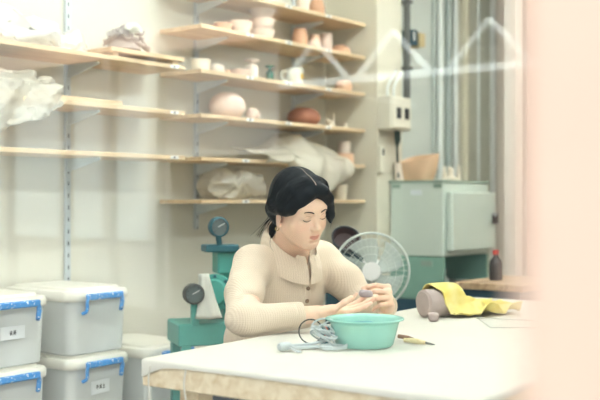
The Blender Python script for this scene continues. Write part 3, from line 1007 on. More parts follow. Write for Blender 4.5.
MB().box(mloc(230, 262, 3.88), (.12, .09, .085), bev=.006).build('gear_housing', M_teal, mc, smooth=False)
MB().box(mloc(232, 300, 3.90), (.09, .08, .25), bev=.006).build('column', M_teal, mc, smooth=False)
cB = mloc(217, 292, 3.80)
RBm = Rz(math.radians(-38)) @ Rx(PI / 2)
MB().lathe([(0, -.12), (.050, -.12), (.050, .0), (.066, .0), (.070, .004), (.070, .016), (.052, .018), (.046, .03), (0, .036)], 40, cB, RBm).build('barrel', M_teal, mc)
for i in range(8):
    a = 2 * PI * i / 8
    p = cB + RBm @ Vector((math.cos(a) * .061, math.sin(a) * .061, .016))
    MB().lathe([(0, 0), (.006, 0), (.006, .006), (0, .007)], 8, p, RBm).build('bolt', M_tealb, mc)
g2 = mloc(194, 294, 3.70)
gauge('b', g2, .039, math.radians(2))
MB().box(mloc(195, 312, 3.73), (.03, .03, .10), bev=.004).build('gauge_bracket', M_teal, mc, smooth=False)
b = MB()
def sack(u, v):
    a = 2 * PI * u
    r = (.018 + .03 * v ** 1.3) * (1 + .12 * math.sin(5 * a + 3 * v))
    c0, c1 = mloc(204, 274, 3.72), mloc(208, 318, 3.74)
    p = c0.lerp(c1, v)
    return p + Vector((math.cos(a) * r, math.sin(a) * r * .7, 0))
b.grid(sack, 33, 12)
b.build('cloth_cover', M_hopper, mc, solid=.002)
MB().box(mloc(206, 331, 3.84), (.26, .20, .085), bev=.006).build('base', M_teal, mc, smooth=False)
for x in (-.10, .10):
    for y in (-.08, .08):
        p = mloc(206, 331, 3.84)
        MB().box((p.x + x, p.y + y, .30), (.035, .035, .60)).build('leg', M_teal, mc, smooth=False)

# ------------------------------------------------------------------ work table
K = Vector((-.39, 2.468, 0))
TX, TY = Vector((math.cos(TT), math.sin(TT), 0)), Vector((-math.sin(TT), math.cos(TT), 0))
def Tb(t, w, z=.75):
    """t along the table from its near corner, w across it towards the street"""
    return K + TX * t - TY * w + Vector((0, 0, z))
TL, TW = 1.90, .90
M_canvas = mat('white_canvas', (212, 209, 198), .85, .015, 3, bump=.06, bscale=30)
tbl = thing('work_table', 'canvas covered wooden work table in front of the potter', 'table', Tb(TL / 2, TW / 2, 0), TT)
b = MB()
def cover(u, v):
    # cross-section running round the edge: top, rounded lip, short skirt
    return None
nu, nv = 60, 30
hx, hy = TL / 2 + .006, TW / 2 + .006
def skirt(x, y):
    dcorner = math.hypot(x + hx, y - hy)
    return .016 + .030 * math.exp(-(dcorner / .055) ** 2) + .003 * math.sin(9 * x + 5 * y)
top = []
vs, fs = [], []
outline = rrect(2 * hx, 2 * hy, .018, 4)
dense = []
for i in range(len(outline)):
    a, c = Vector(outline[i]), Vector(outline[(i + 1) % len(outline)])
    n = max(1, int((c - a).length / .025))
    for k in range(n):
        dense.append(a.lerp(c, k / n))
m = len(dense)
def inset(p, d):
    return Vector((p.x * (1 - d / hx), p.y * (1 - d / hy)))
rows = [(.40, 0), (.05, 0), (.012, 0), (.004, -.0015), (0, -.006)]
for d, z in rows:
    for p in dense:
        q_ = inset(p, d)
        vs.append((q_.x, q_.y, .75 + z))
for p in dense:
    vs.append((p.x, p.y, .75 - skirt(p.x, p.y)))
for p in dense:
    q_ = inset(p, .004)
    vs.append((q_.x, q_.y, .75 - skirt(p.x, p.y) + .001))
for j in range(len(rows) + 1):
    for i in range(m):
        k = (i + 1) % m
        fs.append((j * m + i, j * m + k, (j + 1) * m + k, (j + 1) * m + i))
fs.append(tuple(range(m)))
b.add(vs, fs)
b.build('canvas_cover', M_canvas, tbl, angle=60)
MB().box((0, 0, .7155), (TL, TW, .066), bev=.003).build('tabletop', M_pine, tbl, smooth=False)
for x in (-TL / 2 + .10, TL / 2 - .10):
    for y in (-TW / 2 + .09, TW / 2 - .09):
        MB().box((x, y, .342), (.06, .06, .684), bev=.003).build('leg', M_pine, tbl, smooth=False)
for y in (-TW / 2 + .09, TW / 2 - .09):
    MB().box((0, y, .20), (TL - .24, .03, .06), bev=.003).build('stretcher', M_pine, tbl, smooth=False)
for x, ln, w in ((-TL / 2 - .0075, .10, -.035), (-TL / 2 - .0075, .035, -.15)):
    yy = TW / 2 + w
    MB().tube(smooth_curve([(x, yy, .735), (x - .002, yy + .004, .70), (x - .004, yy - .004, .70 - ln)], 5), .0022, 6).build('loose_thread', M_canvas, tbl)

# ------------------------------------------------------------------ bowl of water
M_bowl = mat('mint_green_plastic', (172, 230, 216), .25, .02, trans=0.0)
nt = M_bowl.node_tree
_p = nt.nodes['Principled BSDF']
_p.inputs['Alpha'].default_value = .72
M_water = mat('cloudy_water', (150, 214, 200), .05, .02, alpha=.7)
M_sponge = mat('yellow_sponge', (236, 226, 130), .9, .1, 30, bump=.4, bscale=120)
bw = thing('water_bowl', 'mint green plastic bowl in front of the potter\'s hands', 'bowl', (.172, 2.665, .752), 0)
prof = [(.064, 0), (.072, .0), (.077, .006), (.085, .036), (.0915, .062), (.0955, .0675), (.104, .070), (.1055, .073), (.103, .0745), (.0935, .072), (.0885, .066), (.081, .037), (.073, .008), (.0005, .005)]
MB().lathe(prof, 64).build('shell', M_bowl, bw)
MB().lathe([(.0005, .020), (.0735, .020), (.0735, .0212), (.0005, .0212)], 48).build('water', M_water, bw)
o = MB().add(*((lambda c: (c.v, c.f))(crumple(.075, .05, .034, 9, .006, (30, 20))))).build('sponge', M_sponge, loc=(.142, 2.645, .7745), rotz=.3)
tag(o, 'yellow sponge inside the mint green bowl', 'sponge')
M_dteal = mat('dark_teal_cloth', (90, 150, 150), .8, .08, 30)
o = MB().add(*((lambda c: (c.v, c.f))(crumple(.085, .045, .042, 12, .007, (30, 20))))).build('wet_cloth', M_dteal, loc=(.165, 2.695, .7745), rotz=-.1)
tag(o, 'dark teal wet cloth inside the mint green bowl', 'cloth')

# ------------------------------------------------------------------ coiled cord and tools
M_cord = mat('pale_grey_cord', (196, 206, 206), .5, .03)
M_cordd = mat('black_cord', (52, 56, 58), .5, .03)
M_cream_tool = wood_mat('pale_tool_wood', (232, 214, 170), (206, 184, 136), 20)
M_brown_tool = wood_mat('dark_tool_wood', (150, 112, 84), (110, 78, 56), 20)
cr = thing('coiled_cord', 'pale grey coiled cord with its plug lying beside the mint bowl', 'cord', (.065, 2.66, .7515), 0)
random.seed(11)
pts = []
for i in range(190):
    a = i * 2 * PI / 24.6
    lp = i / 24.6
    r = .034 + .010 * math.sin(lp * 2.1 + .6)
    tilt = 1.25 * math.sin(lp * 1.7)
    sq = .55 + .45 * math.cos(lp * 1.3)
    x = math.cos(a + lp * .5) * r * (.55 + .4 * sq) + .006 * math.sin(lp * 2.9)
    z0 = .038 + .036 * math.sin(a) * math.cos(tilt) * (r / .044) + .004 * math.sin(lp * 3.7)
    y = math.sin(a) * r * math.sin(tilt) * 1.0 - .018 + .020 * math.sin(lp * 1.1)
    pts.append((x, y, max(z0, .0045)))
MB().tube(pts, .0026, 8).build('coil', M_cord, cr)
flat = []
for i in range(60):
    a = i * 2 * PI / 19
    flat.append((.02 + math.cos(a) * (.035 + .004 * math.sin(i)), -.062 + math.sin(a) * .028, .0045 + .0022 * (i // 19) + .001 * math.sin(i * .9)))
MB().tube(flat, .0027, 8).build('coil', M_cord, cr)
MB().tube(smooth_curve([(.03, -.035, .006), (-.03, -.05, .005), (-.075, -.075, .006), (-.10, -.085, .009)], 8), .0048, 8).build('lead', M_cord, cr)
MB().tube(smooth_curve([(.0, -.02, .016), (-.04, -.045, .012), (-.08, -.07, .012), (-.10, -.085, .011)], 8), .004, 8).build('lead', M_cord, cr)
pl = MB().lathe([(0, 0), (.006, 0), (.011, .008), (.012, .030), (.009, .038), (0, .04)], 20, (-.088, -.076, .0125), (Vector((-.8, -.6, -.02))).to_track_quat('Z', 'Y').to_matrix()).build('plug', M_cord, cr)
MB().tube([(-.093, -.098, .012), (-.072, -.122, .0045), (-.062, -.126, .004)], .0035, 8).build('pin', M_chrome, pl)
bl = thing('cable_loop', 'thin black cable loop left of the grey cord coil', 'cable', (.035, 2.70, .7515), 0)
MB().tube([(math.cos(2 * PI * i / 40) * .032 - .006, .010 * math.sin(2 * PI * i / 40), .034 + .031 * math.sin(2 * PI * i / 40)) for i in range(40)], .0018, 6, True).build('loop', M_cordd, bl)
cl = thing('clamp_tool', 'dark blue clip with a red band inside the cord coil', 'tool', (.066, 2.668, .7515), .4)
MB().lathe([(0, 0), (.012, 0), (.014, .008), (.014, .03), (.011, .036), (0, .036)], 20, (-.018, 0, .036), Ry(PI / 2)).build('barrel', M_tealb, cl)
MB().lathe([(.0145, .012), (.0152, .013), (.0152, .022), (.0145, .023), (.0001, .023), (.0001, .012)], 20, (-.018, 0, .036), Ry(PI / 2)).build('band', mat('coral_band', (226, 120, 100), .5, .03), cl)
MB().box((0, 0, .0115), (.02, .018, .023), bev=.003).build('foot', M_tealb, cl, smooth=False)

tl = thing('loop_tool', 'pale wooden clay tool with a metal tip beside the bowl', 'tool', (.285, 2.725, .7515), 0)
MB().tube([(0, 0, .007), (.03, -.027, .008), (.052, -.045, .006)], [.006, .0075, .0045], 12).build('handle', M_cream_tool, tl)
MB().tube([(.052, -.045, .006), (.064, -.056, .0045), (.074, -.062, .003)], [.0035, .003, .0012], 8).build('tip', M_conduit, tl)
tl = thing('loop_tool', 'dark brown clay tool half hidden behind the bowl', 'tool', (.272, 2.765, .7515), 0)
MB().tube([(0, 0, .012), (.025, -.016, .010), (.048, -.034, .005)], [.006, .006, .003], 12).build('handle', M_brown_tool, tl)
MB().tube([(.048, -.034, .005), (.058, -.042, .003)], [.002, .001], 8).build('tip', M_conduit, tl)

# ------------------------------------------------------------------ clay lump under the yellow cloth
M_clay = mat('wet_grey_clay', (184, 168, 162), .65, .06, 16, bump=.12, bscale=50)
M_cloth = mat('yellow_cloth', (236, 222, 150), .9, .05, 18, bump=.3, bscale=220, tint=(230, 206, 106))
CA = math.atan2(.50, .86)
CR, CLn = .046, .15
ck = thing('clay_block', 'thick grey clay cylinder lying half under the yellow cloth', 'clay', (.405, 3.31, .751), CA)
prof = [(0, 0), (CR * .8, .0), (CR * .96, .006), (CR, .016), (CR * 1.0, CLn * .5), (CR * .97, CLn - .02), (CR * .85, CLn - .004), (0, CLn)]
b = MB().lathe(prof, 48, (0, 0, CR), Ry(PI / 2))
b.v = [tuple(Vector(p) + noise.noise_vector(Vector(p) * 22) * .0035) for p in b.v]
mz = min(p[2] for p in b.v)
b.v = [(x, y, max(z, .001)) for x, y, z in b.v]
b.build('block', M_clay, ck)
o = MB().add(*((lambda c: (c.v, c.f))(crumple(.036, .032, .032, 21, .005, (26, 18))))).build('clay_bit', M_clay, loc=(.428, 3.205, .751), rotz=.4)
tag(o, 'small grey clay bit in front of the clay cylinder', 'clay')
def cloth(u, v):
    a = .050 + .30 * u + .02 * math.sin(6 * v + 1)
    w = .125 - .03 * u
    bb = -w + 2 * w * v + .035 * u * (1 - v)
    bb -= .02 * u
    # height of what lies beneath
    endf = 1 / (1 + math.exp((a - .158) / .010))
    cyl = (CR + math.sqrt(max(0, (CR + .003) ** 2 - bb * bb))) if abs(bb) < CR + .003 else max(0.0, CR * (1.0 - (abs(bb) - CR) / .035) ** 1) * .9
    if abs(bb) >= CR + .003 and abs(bb) > CR + .035:
        cyl = 0.0
    folds = .013 * (1 + math.sin(26 * v + 7 * u + 2.2 * math.sin(9 * u))) * (.35 + .65 * (1 - endf)) + .006 * (1 + math.sin(15 * u + 11 * v))
    z = max(cyl * endf, 0) + .004 + folds * (1 - .35 * endf) + .018 * math.exp(-((a - .19) / .03) ** 2) * (1 - abs(v - .5))
    p = Vector((a, bb, z))
    if endf > .5 and abs(bb) > CR * .8:
        p.y = math.copysign(CR * .8 + (abs(bb) - CR * .8) * .62, bb)
    return p
o = MB().grid(cloth, 70, 56).build('yellow_cloth', M_cloth, angle=70, solid=.004, loc=(.405, 3.31, .753), rotz=CA)
tag(o, 'yellow cloth draped over the clay cylinder and trailing across the table', 'cloth')
# wire frame lying on the table
M_wire = mat('thin_wire', (176, 174, 164), .4, .05)
b = MB()
fr = [(.580, 3.277), (.577, 3.023), (.729, 3.023), (.757, 3.20)]
b.tube([(x - .65, y - 3.13, .0035) for x, y in fr], .0012, 6, True)
o = b.build('wire_frame', M_wire, loc=(.65, 3.13, .7505))
tag(o, 'thin bent wire frame lying flat beside the yellow cloth', 'wire')
# potter's stool
M_stool = wood_mat('stool_wood', (214, 180, 140), (176, 140, 100), 5)
stl = thing('stool', 'wooden stool under the potter, mostly hidden by the table', 'stool', (-.20, 3.40, 0), math.radians(-38))
MB().lathe([(0, .425), (.15, .425), (.165, .43), (.17, .44), (.165, .452), (0, .455)], 40).build('seat', M_stool, stl)
for k in range(4):
    a = PI / 4 + k * PI / 2
    MB().cyl((math.cos(a) * .16, math.sin(a) * .16, 0), (math.cos(a) * .11, math.sin(a) * .11, .43), .015, 14).build('leg', M_stool, stl)

# ------------------------------------------------------------------ the potter
class Field:
    """signed distances on a grid; surface read out with surface nets"""
    def __init__(self, lo, hi, h):
        self.lo, self.h = np.array(lo, float), h
        self.n = np.ceil((np.array(hi) - self.lo) / h).astype(int) + 1
        self.v = np.full(self.n, .05, np.float32)
    def _sub(self, lo, hi):
        a = np.clip(np.floor((np.array(lo) - self.lo) / self.h).astype(int), 0, self.n)
        b = np.clip(np.ceil((np.array(hi) - self.lo) / self.h).astype(int) + 1, 0, self.n)
        if np.any(b <= a):
            return None, None
        sl = tuple(slice(i, j) for i, j in zip(a, b))
        ax = [self.lo[i] + self.h * np.arange(a[i], b[i]) for i in range(3)]
        return sl, np.stack(np.meshgrid(*ax, indexing='ij'), -1).astype(np.float32)
    def put(self, fn, lo, hi, k=.01, op='u'):
        m = k + .02
        sl, p = self._sub(np.array(lo) - m, np.array(hi) + m)
        if sl is None:
            return
        d = fn(p)
        a = self.v[sl]
        if op == 'u':
            h = np.maximum(k - np.abs(a - d), 0) / k
            self.v[sl] = np.minimum(a, d) - h * h * k * .25
        elif op == 's':
            d = -d
            h = np.maximum(k - np.abs(a - d), 0) / k
            self.v[sl] = np.maximum(a, d) + h * h * k * .25
        elif op == 'add':
            self.v[sl] = a + d
    def cone(self, a, b, r1, r2, k=.01, op='u'):
        a, b = np.array(a, float), np.array(b, float)
        ba = b - a
        L = ba @ ba + 1e-12
        def fn(p):
            t = np.clip(((p - a) @ ba) / L, 0, 1)
            return np.linalg.norm(p - a - t[..., None] * ba, axis=-1) - (r1 + (r2 - r1) * t)
        R = max(r1, r2)
        self.put(fn, np.minimum(a, b) - R, np.maximum(a, b) + R, k, op)
    def ell(self, c, r, M=None, k=.01, op='u'):
        c, r = np.array(c, float), np.array(r, float)
        M = np.eye(3) if M is None else M
        def fn(p):
            q = (p - c) @ M
            k0 = np.linalg.norm(q / r, axis=-1)
            k1 = np.linalg.norm(q / (r * r), axis=-1) + 1e-9
            return k0 * (k0 - 1) / k1
        R = r.max()
        self.put(fn, c - R, c + R, k, op)
    def mesh(self):
        v, h = self.v, self.h
        s = v < 0
        n = np.array(v.shape) - 1
        cnt = np.zeros(n, np.int8)
        offs = [(i, j, k) for i in (0, 1) for j in (0, 1) for k in (0, 1)]
        for o in offs:
            cnt += s[o[0]:o[0] + n[0], o[1]:o[1] + n[1], o[2]:o[2] + n[2]]
        act = np.argwhere((cnt > 0) & (cnt < 8))
        idx = np.full(n, -1, np.int32)
        idx[tuple(act.T)] = np.arange(len(act))
        val = {o: v[tuple((act + o).T)] for o in offs}
        acc, num = np.zeros((len(act), 3)), np.zeros(len(act))
        for a in offs:
            for ax in range(3):
                if a[ax] == 0:
                    b = list(a)
                    b[ax] = 1
                    b = tuple(b)
                    va, vb = val[a], val[b]
                    x = (va < 0) != (vb < 0)
                    t = np.where(x, va / np.where(x, va - vb, 1), 0)
                    pt = np.array(a, float)[None, :] + t[:, None] * (np.array(b, float) - np.array(a, float))[None, :]
                    acc[x] += pt[x]
                    num[x] += 1
        verts = self.lo + h * (act + acc / num[:, None])
        faces = []
        for ax in range(3):
            o1, o2 = [(1, 2), (2, 0), (0, 1)][ax]
            sl0, sl1 = [slice(None)] * 3, [slice(None)] * 3
            sl0[ax], sl1[ax] = slice(0, -1), slice(1, None)
            ch = np.argwhere(s[tuple(sl0)] != s[tuple(sl1)])
            ok = np.all(ch[:, [o1, o2]] > 0, 1) & np.all(ch[:, [o1, o2]] < n[[o1, o2]], 1)
            ch = ch[ok]
            e1, e2 = np.eye(3, dtype=int)[o1], np.eye(3, dtype=int)[o2]
            q = [idx[tuple((ch - a).T)] for a in (e1 * 0, e1, e1 + e2, e2)]
            q = np.stack(q, 1)
            ins = s[tuple(ch.T)]
            q[~ins] = q[~ins][:, ::-1]
            faces.append(q)
        f = np.concatenate(faces)
        f = f[np.all(f >= 0, 1)]
        return verts, f
def field_object(name, verts, faces, m, parent, origin, tint=None):
    me = bpy.data.meshes.new(name)
    me.from_pydata((verts - np.array(origin)).tolist(), [], faces.tolist())
    me.polygons.foreach_set('use_smooth', [True] * len(me.polygons))
    if tint is not None:
        at = me.color_attributes.new('tint', 'FLOAT_COLOR', 'POINT')
        at.data.foreach_set('color', np.concatenate([tint, np.ones((len(tint), 1))], 1).astype(np.float32).ravel())
    me.update()
    me.materials.append(m)
    o = bpy.data.objects.new(name, me)
    C.objects.link(o)
    if parent is not None:
        o.parent = parent
    return o

BASE = np.array((-.17, 3.36, 0.0))
person = thing('person', 'woman with dark hair in a cream high-collar sweater, shaping clay at the table', 'person', tuple(BASE))

# --- frames
YAW, PITCH = math.radians(38), math.radians(20)
cF, sF = math.cos(YAW), math.sin(YAW)
HR = np.array((-cF, -sF, 0.0))                                           # her right
HF = np.array((sF * math.cos(PITCH), -cF * math.cos(PITCH), -math.sin(PITCH)))
HU = np.cross(HR, HF)
# slight roll of the head towards her left shoulder
ROLL = math.radians(-8)
HR, HU = HR * math.cos(ROLL) + HU * math.sin(ROLL), HU * math.cos(ROLL) - HR * math.sin(ROLL)
HM = np.stack([HR, HF, HU], 1)
HC = np.array((.0, 3.10, 1.113))
def hw(x, y, z):
    return HC + HM @ np.array((x, y, z), float)
BR = np.array((-cF, -sF, 0.0))
BF = np.array((sF, -cF, 0.0))
BU = np.array((0, 0, 1.0))
lean = math.radians(14)
BU2 = BU * math.cos(lean) + BF * math.sin(lean)
BF2 = BF * math.cos(lean) - BU * math.sin(lean)
BM = np.stack([BR, BF2, BU2], 1)

SC = np.array((-.045, 3.255, .945))               # between the shoulder joints
SR, SL = SC + BR * .132 - BU * .010, SC - BR * .140 - BU * .004
NB = SC + np.array((0, 0, .035)) + BF * .012
HIP = np.array((-.16, 3.37, .53))
ER, WR = np.array((-.165, 2.890, .794)), np.array((.047, 2.957, .803))
EL, WL = np.array((.205, 3.265, .808)), np.array((.268, 3.085, .812))

# --- body: torso, neck, head, arms, hands, one surface
fb = Field((-.36, 2.84, .42), (.36, 3.58, 1.30), .0026)
fb.ell(SC + BU2 * -.10, (.145, .095, .15), BM, .03)
fb.ell(SC + BU2 * -.27 - BF * .02, (.135, .10, .17), BM, .03)
fb.ell(HIP, (.155, .12, .12), BM, .04)
for s_ in (SR, SL):
    fb.cone(NB, s_, .040, .050, .03)
fb.cone(SR, ER, .052, .038, .02)
fb.cone(ER, WR, .038, .0235, .01)
fb.cone(SL, EL, .052, .038, .02)
fb.cone(EL, WL, .038, .0235, .01)
fb.cone(NB - BU * .02, hw(0, -.022, -.055), .054, .050, .02)
# head
def he(x, y, z, r, k=.01, op='u', rot=None):
    M = HM if rot is None else HM @ rot
    fb.ell(hw(x, y, z), r, M, k, op)
def hc(a, b, r1, r2, k=.01, op='u'):
    fb.cone(hw(*a), hw(*b), r1, r2, k, op)
he(0, -.018, .036, (.071, .090, .080), .01)
he(0, .022, -.022, (.0570, .063, .080), .03)
he(0, .040, -.072, (.036, .040, .034), .03)
he(0, .066, -.094, (.0165, .014, .0145), .022)
for sx in (-1, 1):
    he(sx * .039, .050, -.032, (.022, .022, .028), .025)
    hc((sx * .046, .002, -.054), (sx * .017, .058, -.090), .014, .0125, .026)
he(0, .062, .030, (.050, .022, .022), .03)
he(0, .066, -.056, (.027, .020, .022), .02)
for sx in (-1, 1):
    he(sx * .0305, .090, -.001, (.0165, .0115, .0105), .012, 's')
    he(sx * .0300, .0705, -.001, (.0150, .0122, .0112), .004)
    # upper-lid fold
    hc((sx * .018, .0815, .0055), (sx * .040, .0765, .0045), .0016, .0016, .004)
# nose
hc((0, .080, .012), (0, .0985, -.027), .0052, .0072, .010)
he(0, .1005, -.0295, (.0085, .0080, .0072), .008)
for sx in (-1, 1):
    he(sx * .0105, .0905, -.0325, (.0066, .0085, .0060), .006)
    he(sx * .0055, .0965, -.0385, (.0030, .0042, .0024), .003, 's')
# mouth
he(0, .0825, -.0575, (.0175, .0080, .0042), .004)
for sx in (-1, 1):
    he(sx * .006, .0865, -.0563, (.0075, .0070, .0042), .004)
he(0, .0830, -.0660, (.0145, .0080, .0045), .005)
hc((-.018, .0865, -.0618), (.018, .0865, -.0618), .0009, .0009, .003, 's')
he(0, .090, -.0618, (.014, .005, .0010), .002, 's')
he(0, .0835, -.077, (.014, .008, .004), .008, 's')
# ears
for sx in (-1, 1):
    rot = np.array(Rz(sx * -.35) @ Rx(-.15))
    he(sx * .070, -.012, -.022, (.0065, .0165, .030), .006, rot=rot)
    he(sx * .0755, -.008, -.018, (.0035, .0090, .0170), .004, 's', rot=rot)
    he(sx * .0705, -.006, -.046, (.0055, .0085, .0090), .006)
# hands
def hand(wrist, a, c, left, curls, thumb, sc_=1.0, kk=.006, spread=1.0):
    a = np.array(a, float)
    a /= np.linalg.norm(a)
    c = np.array(c, float)
    c -= a * (a @ c)
    c /= np.linalg.norm(c)
    b = np.cross(c, a) if left else np.cross(a, c)
    P = lambda x, y, z: wrist + (a * x + b * y + c * z) * sc_
    mcp = [(.083, .026), (.087, .007), (.083, -.012), (.075, -.029)]
    lens = [(.041, .024, .020), (.045, .028, .021), (.042, .026, .020), (.033, .020, .018)]
    fb.cone(P(-.03, 0, 0), P(.012, 0, 0), .0215 * sc_, .0200 * sc_, .012)
    for (x, y) in mcp:
        fb.cone(P(.012, y * .45, -.001), P(x, y, -.003), .0140 * sc_, .0105 * sc_, .010)
    fb.ell(P(.045, .004, .004), (.036 * sc_, .030 * sc_, .012 * sc_), np.stack([a, b, c], 1), .012)
    fb.ell(P(.035, .022, .008), (.026 * sc_, .013 * sc_, .012 * sc_), np.stack([a, b, c], 1), .010)
    for i, (x, y) in enumerate(mcp):
        p = P(x, y, -.003)
        ang = 0.0
        sp = (.10, .03, -.04, -.12)[i] * spread
        r = (.0086, .0088, .0084, .0074)[i] * sc_
        for j in range(3):
            ang += curls[i][j]
            dv = a * math.cos(ang) + c * math.sin(ang) + b * sp * (1 - .2 * j)
            dv /= np.linalg.norm(dv)
            q = p + dv * lens[i][j] * sc_
            fb.cone(p, q, r, r * (.91, .90, .80)[j], .0035 if j else .006)
            p, r = q, r * .91
    p = P(.020, .022, .006)
    for (x, y, z), r in zip(thumb, (.0120, .0098, .0088)):
        q = P(x, y, z)
        fb.cone(p, q, r * sc_ * 1.04, r * sc_ * .92, .006)
        p = q
RC = [(.10, .14, .10), (.12, .16, .12), (.18, .22, .14), (.26, .28, .16)]
hand(WR, (.965, .12, .165), (-.08, -.22, .95), False, RC, [(.052, .043, .020), (.083, .046, .036), (.106, .040, .044)], .98)
LC = [(1.25, .55, .35), (1.32, .60, .40), (1.36, .70, .45), (1.40, .80, .5)]
hand(WL, (-.02, -.80, .52), (-.97, .0, -.12), True, LC, [(.046, .040, .024), (.068, .034, .050), (.080, .026, .074)], .95)
bv, bf = fb.mesh()
# skin tint by place: lips, lids, cheeks
loc = (bv - HC) @ HM
skin = np.array(srgb(243, 208, 182)[:3])
lip = np.array(srgb(216, 142, 126)[:3])
blush = np.array(srgb(238, 184, 160)[:3])
finger = np.array(srgb(240, 192, 168)[:3])
tint = np.repeat(skin[None], len(bv), 0)
def mix(mask, col):
    global tint
    tint = tint * (1 - mask[:, None]) + col[None] * mask[:, None]
g = lambda x, y, z, rx, ry, rz: np.exp(-(((loc[:, 0] - x) / rx) ** 2 + ((loc[:, 1] - y) / ry) ** 2 + ((loc[:, 2] - z) / rz) ** 2))
for sx in (-1, 1):
    mix(.55 * g(sx * .038, .066, -.032, .02, .03, .018), blush)
mix(.35 * g(0, .10, -.03, .012, .012, .01), blush)
zz, xx = loc[:, 2], np.abs(loc[:, 0])
lipm = ((loc[:, 1] > .078) & (xx < .0180)).astype(float)
upz = -.0528 - .0018 * np.cos(xx / .006 * 1.6) - xx * .16
loz = -.0702 + (xx / .018) ** 2 * .0085
lipm *= np.clip((upz - zz) / .0012 + .5, 0, 1) * np.clip((zz - loz) / .0012 + .5, 0, 1)
mix(lipm * .8, lip)
inh = np.clip(1 - np.minimum(np.linalg.norm(bv - (WR + np.array((.17, .01, .02))), axis=1), np.linalg.norm(bv - (WL + np.array((-.06, -.08, .04))), axis=1)) / .06, 0, 1)
mix(inh * .5, finger)
m_skin, nt, p_ = new_mat('skin')
p_.inputs['Roughness'].default_value = .5
p_.inputs['Specular IOR Level'].default_value = .35
p_.inputs['Subsurface Weight'].default_value = .12
p_.inputs['Subsurface Radius'].default_value = (.010, .004, .0025)
p_.inputs['Subsurface Scale'].default_value = 1.0
an = nt.nodes.new('ShaderNodeAttribute')
an.attribute_name = 'tint'
nt.links.new(an.outputs['Color'], p_.inputs['Base Color'])
body = field_object('body', bv, bf, m_skin, person, BASE, tint)

# --- eyebrows, lashes
M_brow = mat('eyebrow_hair', (74, 58, 52), .8, .05, 60)
M_lash = mat('eyelash_hair', (40, 34, 36), .8, .02, 60)
from mathutils.bvhtree import BVHTree
tree = BVHTree.FromPolygons([Vector(v) for v in bv], bf.tolist())
def face_pt(x, z, off=.0006):
    o = Vector(hw(x, .16, z))
    hit = tree.ray_cast(o, Vector(-HF), .2)
    return (hit[0] + Vector(HF) * off) if hit[0] is not None else Vector(hw(x, .08, z))
def on_person(v):
    return Vector(v) - Vector(BASE)
for sx in (-1, 1):
    pts = [on_person(face_pt(sx * x, z)) for x, z in ((.0135, .0195), (.020, .0222), (.028, .0240), (.036, .0236), (.043, .0205))]
    MB().tube(smooth_curve(pts, 5), [.0018 + .0004 * math.sin(PI * min(1, i / 14)) if i < 15 else .0018 - .00014 * (i - 14) for i in range(21)], 8).build('eyebrow', M_brow, person)
    pts = [on_person(face_pt(sx * x, z, .0012)) for x, z in ((.0175, -.0046), (.023, -.0072), (.030, -.0084), (.037, -.0070), (.0430, -.0030))]
    MB().tube(smooth_curve(pts, 5), [.0006 + .0005 * min(1, i / 10) for i in range(21)], 8).build('eyelashes', M_lash, person)
    pts = [on_person(face_pt(sx * x, z, -.0002)) for x, z in ((.0185, .0062), (.025, .0088), (.032, .0088), (.040, .0050))]
    MB().tube(smooth_curve(pts, 5), .0006, 6).build('eyelid_crease', mat('eyelid_fold', (190, 146, 122), .6, .02), person)

# --- hair
M_hair, nt, p_ = new_mat('dark_hair')
p_.inputs['Roughness'].default_value = .45
p_.inputs['Specular IOR Level'].default_value = .12
p_.inputs['Base Color'].default_value = srgb(10, 18, 24)
fh = Field((-.16, 2.93, .92), (.16, 3.30, 1.31), .0026)
def ge(x, y, z, r, k=.01, op='u', rot=None):
    fh.ell(hw(x, y, z), r, HM if rot is None else HM @ rot, k, op)
def gc(a, b, r1, r2, k=.012, op='u'):
    fh.cone(hw(*a), hw(*b), r1, r2, k, op)
ge(0, -.022, .039, (.0795, .0985, .0865), .01)
ge(0, -.060, -.010, (.072, .062, .078), .02)
# clear the face
ge(0, .118, -.040, (.0680, .085, .1150), .006, 's')
ge(.030, .100, -.060, (.058, .100, .080), .006, 's')
ge(-.030, .100, -.060, (.058, .095, .080), .006, 's')
def chain(pts, rs, k=.024):
    for i in range(len(pts) - 1):
        gc(pts[i], pts[i + 1], rs[i], rs[i + 1], k)
# sides sweeping from the parting: hers right covers the temple and the top of the ear
chain([(.002, .064, .092), (.024, .068, .076), (.046, .056, .050), (.062, .034, .024), (.070, .006, .010), (.070, -.040, .006), (.050, -.080, -.022)], [.009, .011, .013, .013, .013, .015, .015])
chain([(.020, .038, .104), (.052, .028, .078), (.068, .004, .045), (.070, -.03, .01)], [.014, .016, .017, .017])
chain([(-.002, .064, .094), (-.026, .074, .080), (-.050, .070, .052), (-.065, .062, .020), (-.072, .062, -.008), (-.070, .070, -.030)], [.010, .013, .013, .011, .009, .004])
chain([(-.020, .038, .104), (-.052, .028, .078), (-.070, .004, .045), (-.073, -.02, .0), (-.066, -.05, -.035)], [.014, .016, .017, .016, .016])
# low knot and tail at the nape
ge(.004, -.100, -.050, (.026, .022, .028), .02)
gc((.0, -.096, -.055), (.005, -.118, -.110), .018, .013)
gc((.005, -.120, -.110), (.012, -.128, -.155), .015, .006)
# shallow parting groove
for i in range(8):
    t = i / 7
    gc((.008 - .010 * t, .075 - .11 * t, .1105 + .030 * math.sin(PI * min(1, t * 1.1) * .62)), (.007 - .010 * t, .060 - .11 * t, .116 + .028 * math.sin(PI * min(1, t * 1.1 + .1) * .62)), .0030, .0030, .004, 's')
hv, hf = fh.mesh()
hair = field_object('hair', hv, hf, M_hair, person, BASE)
md = hair.modifiers.new('smooth', 'SMOOTH')
md.factor = .5
md.iterations = 10
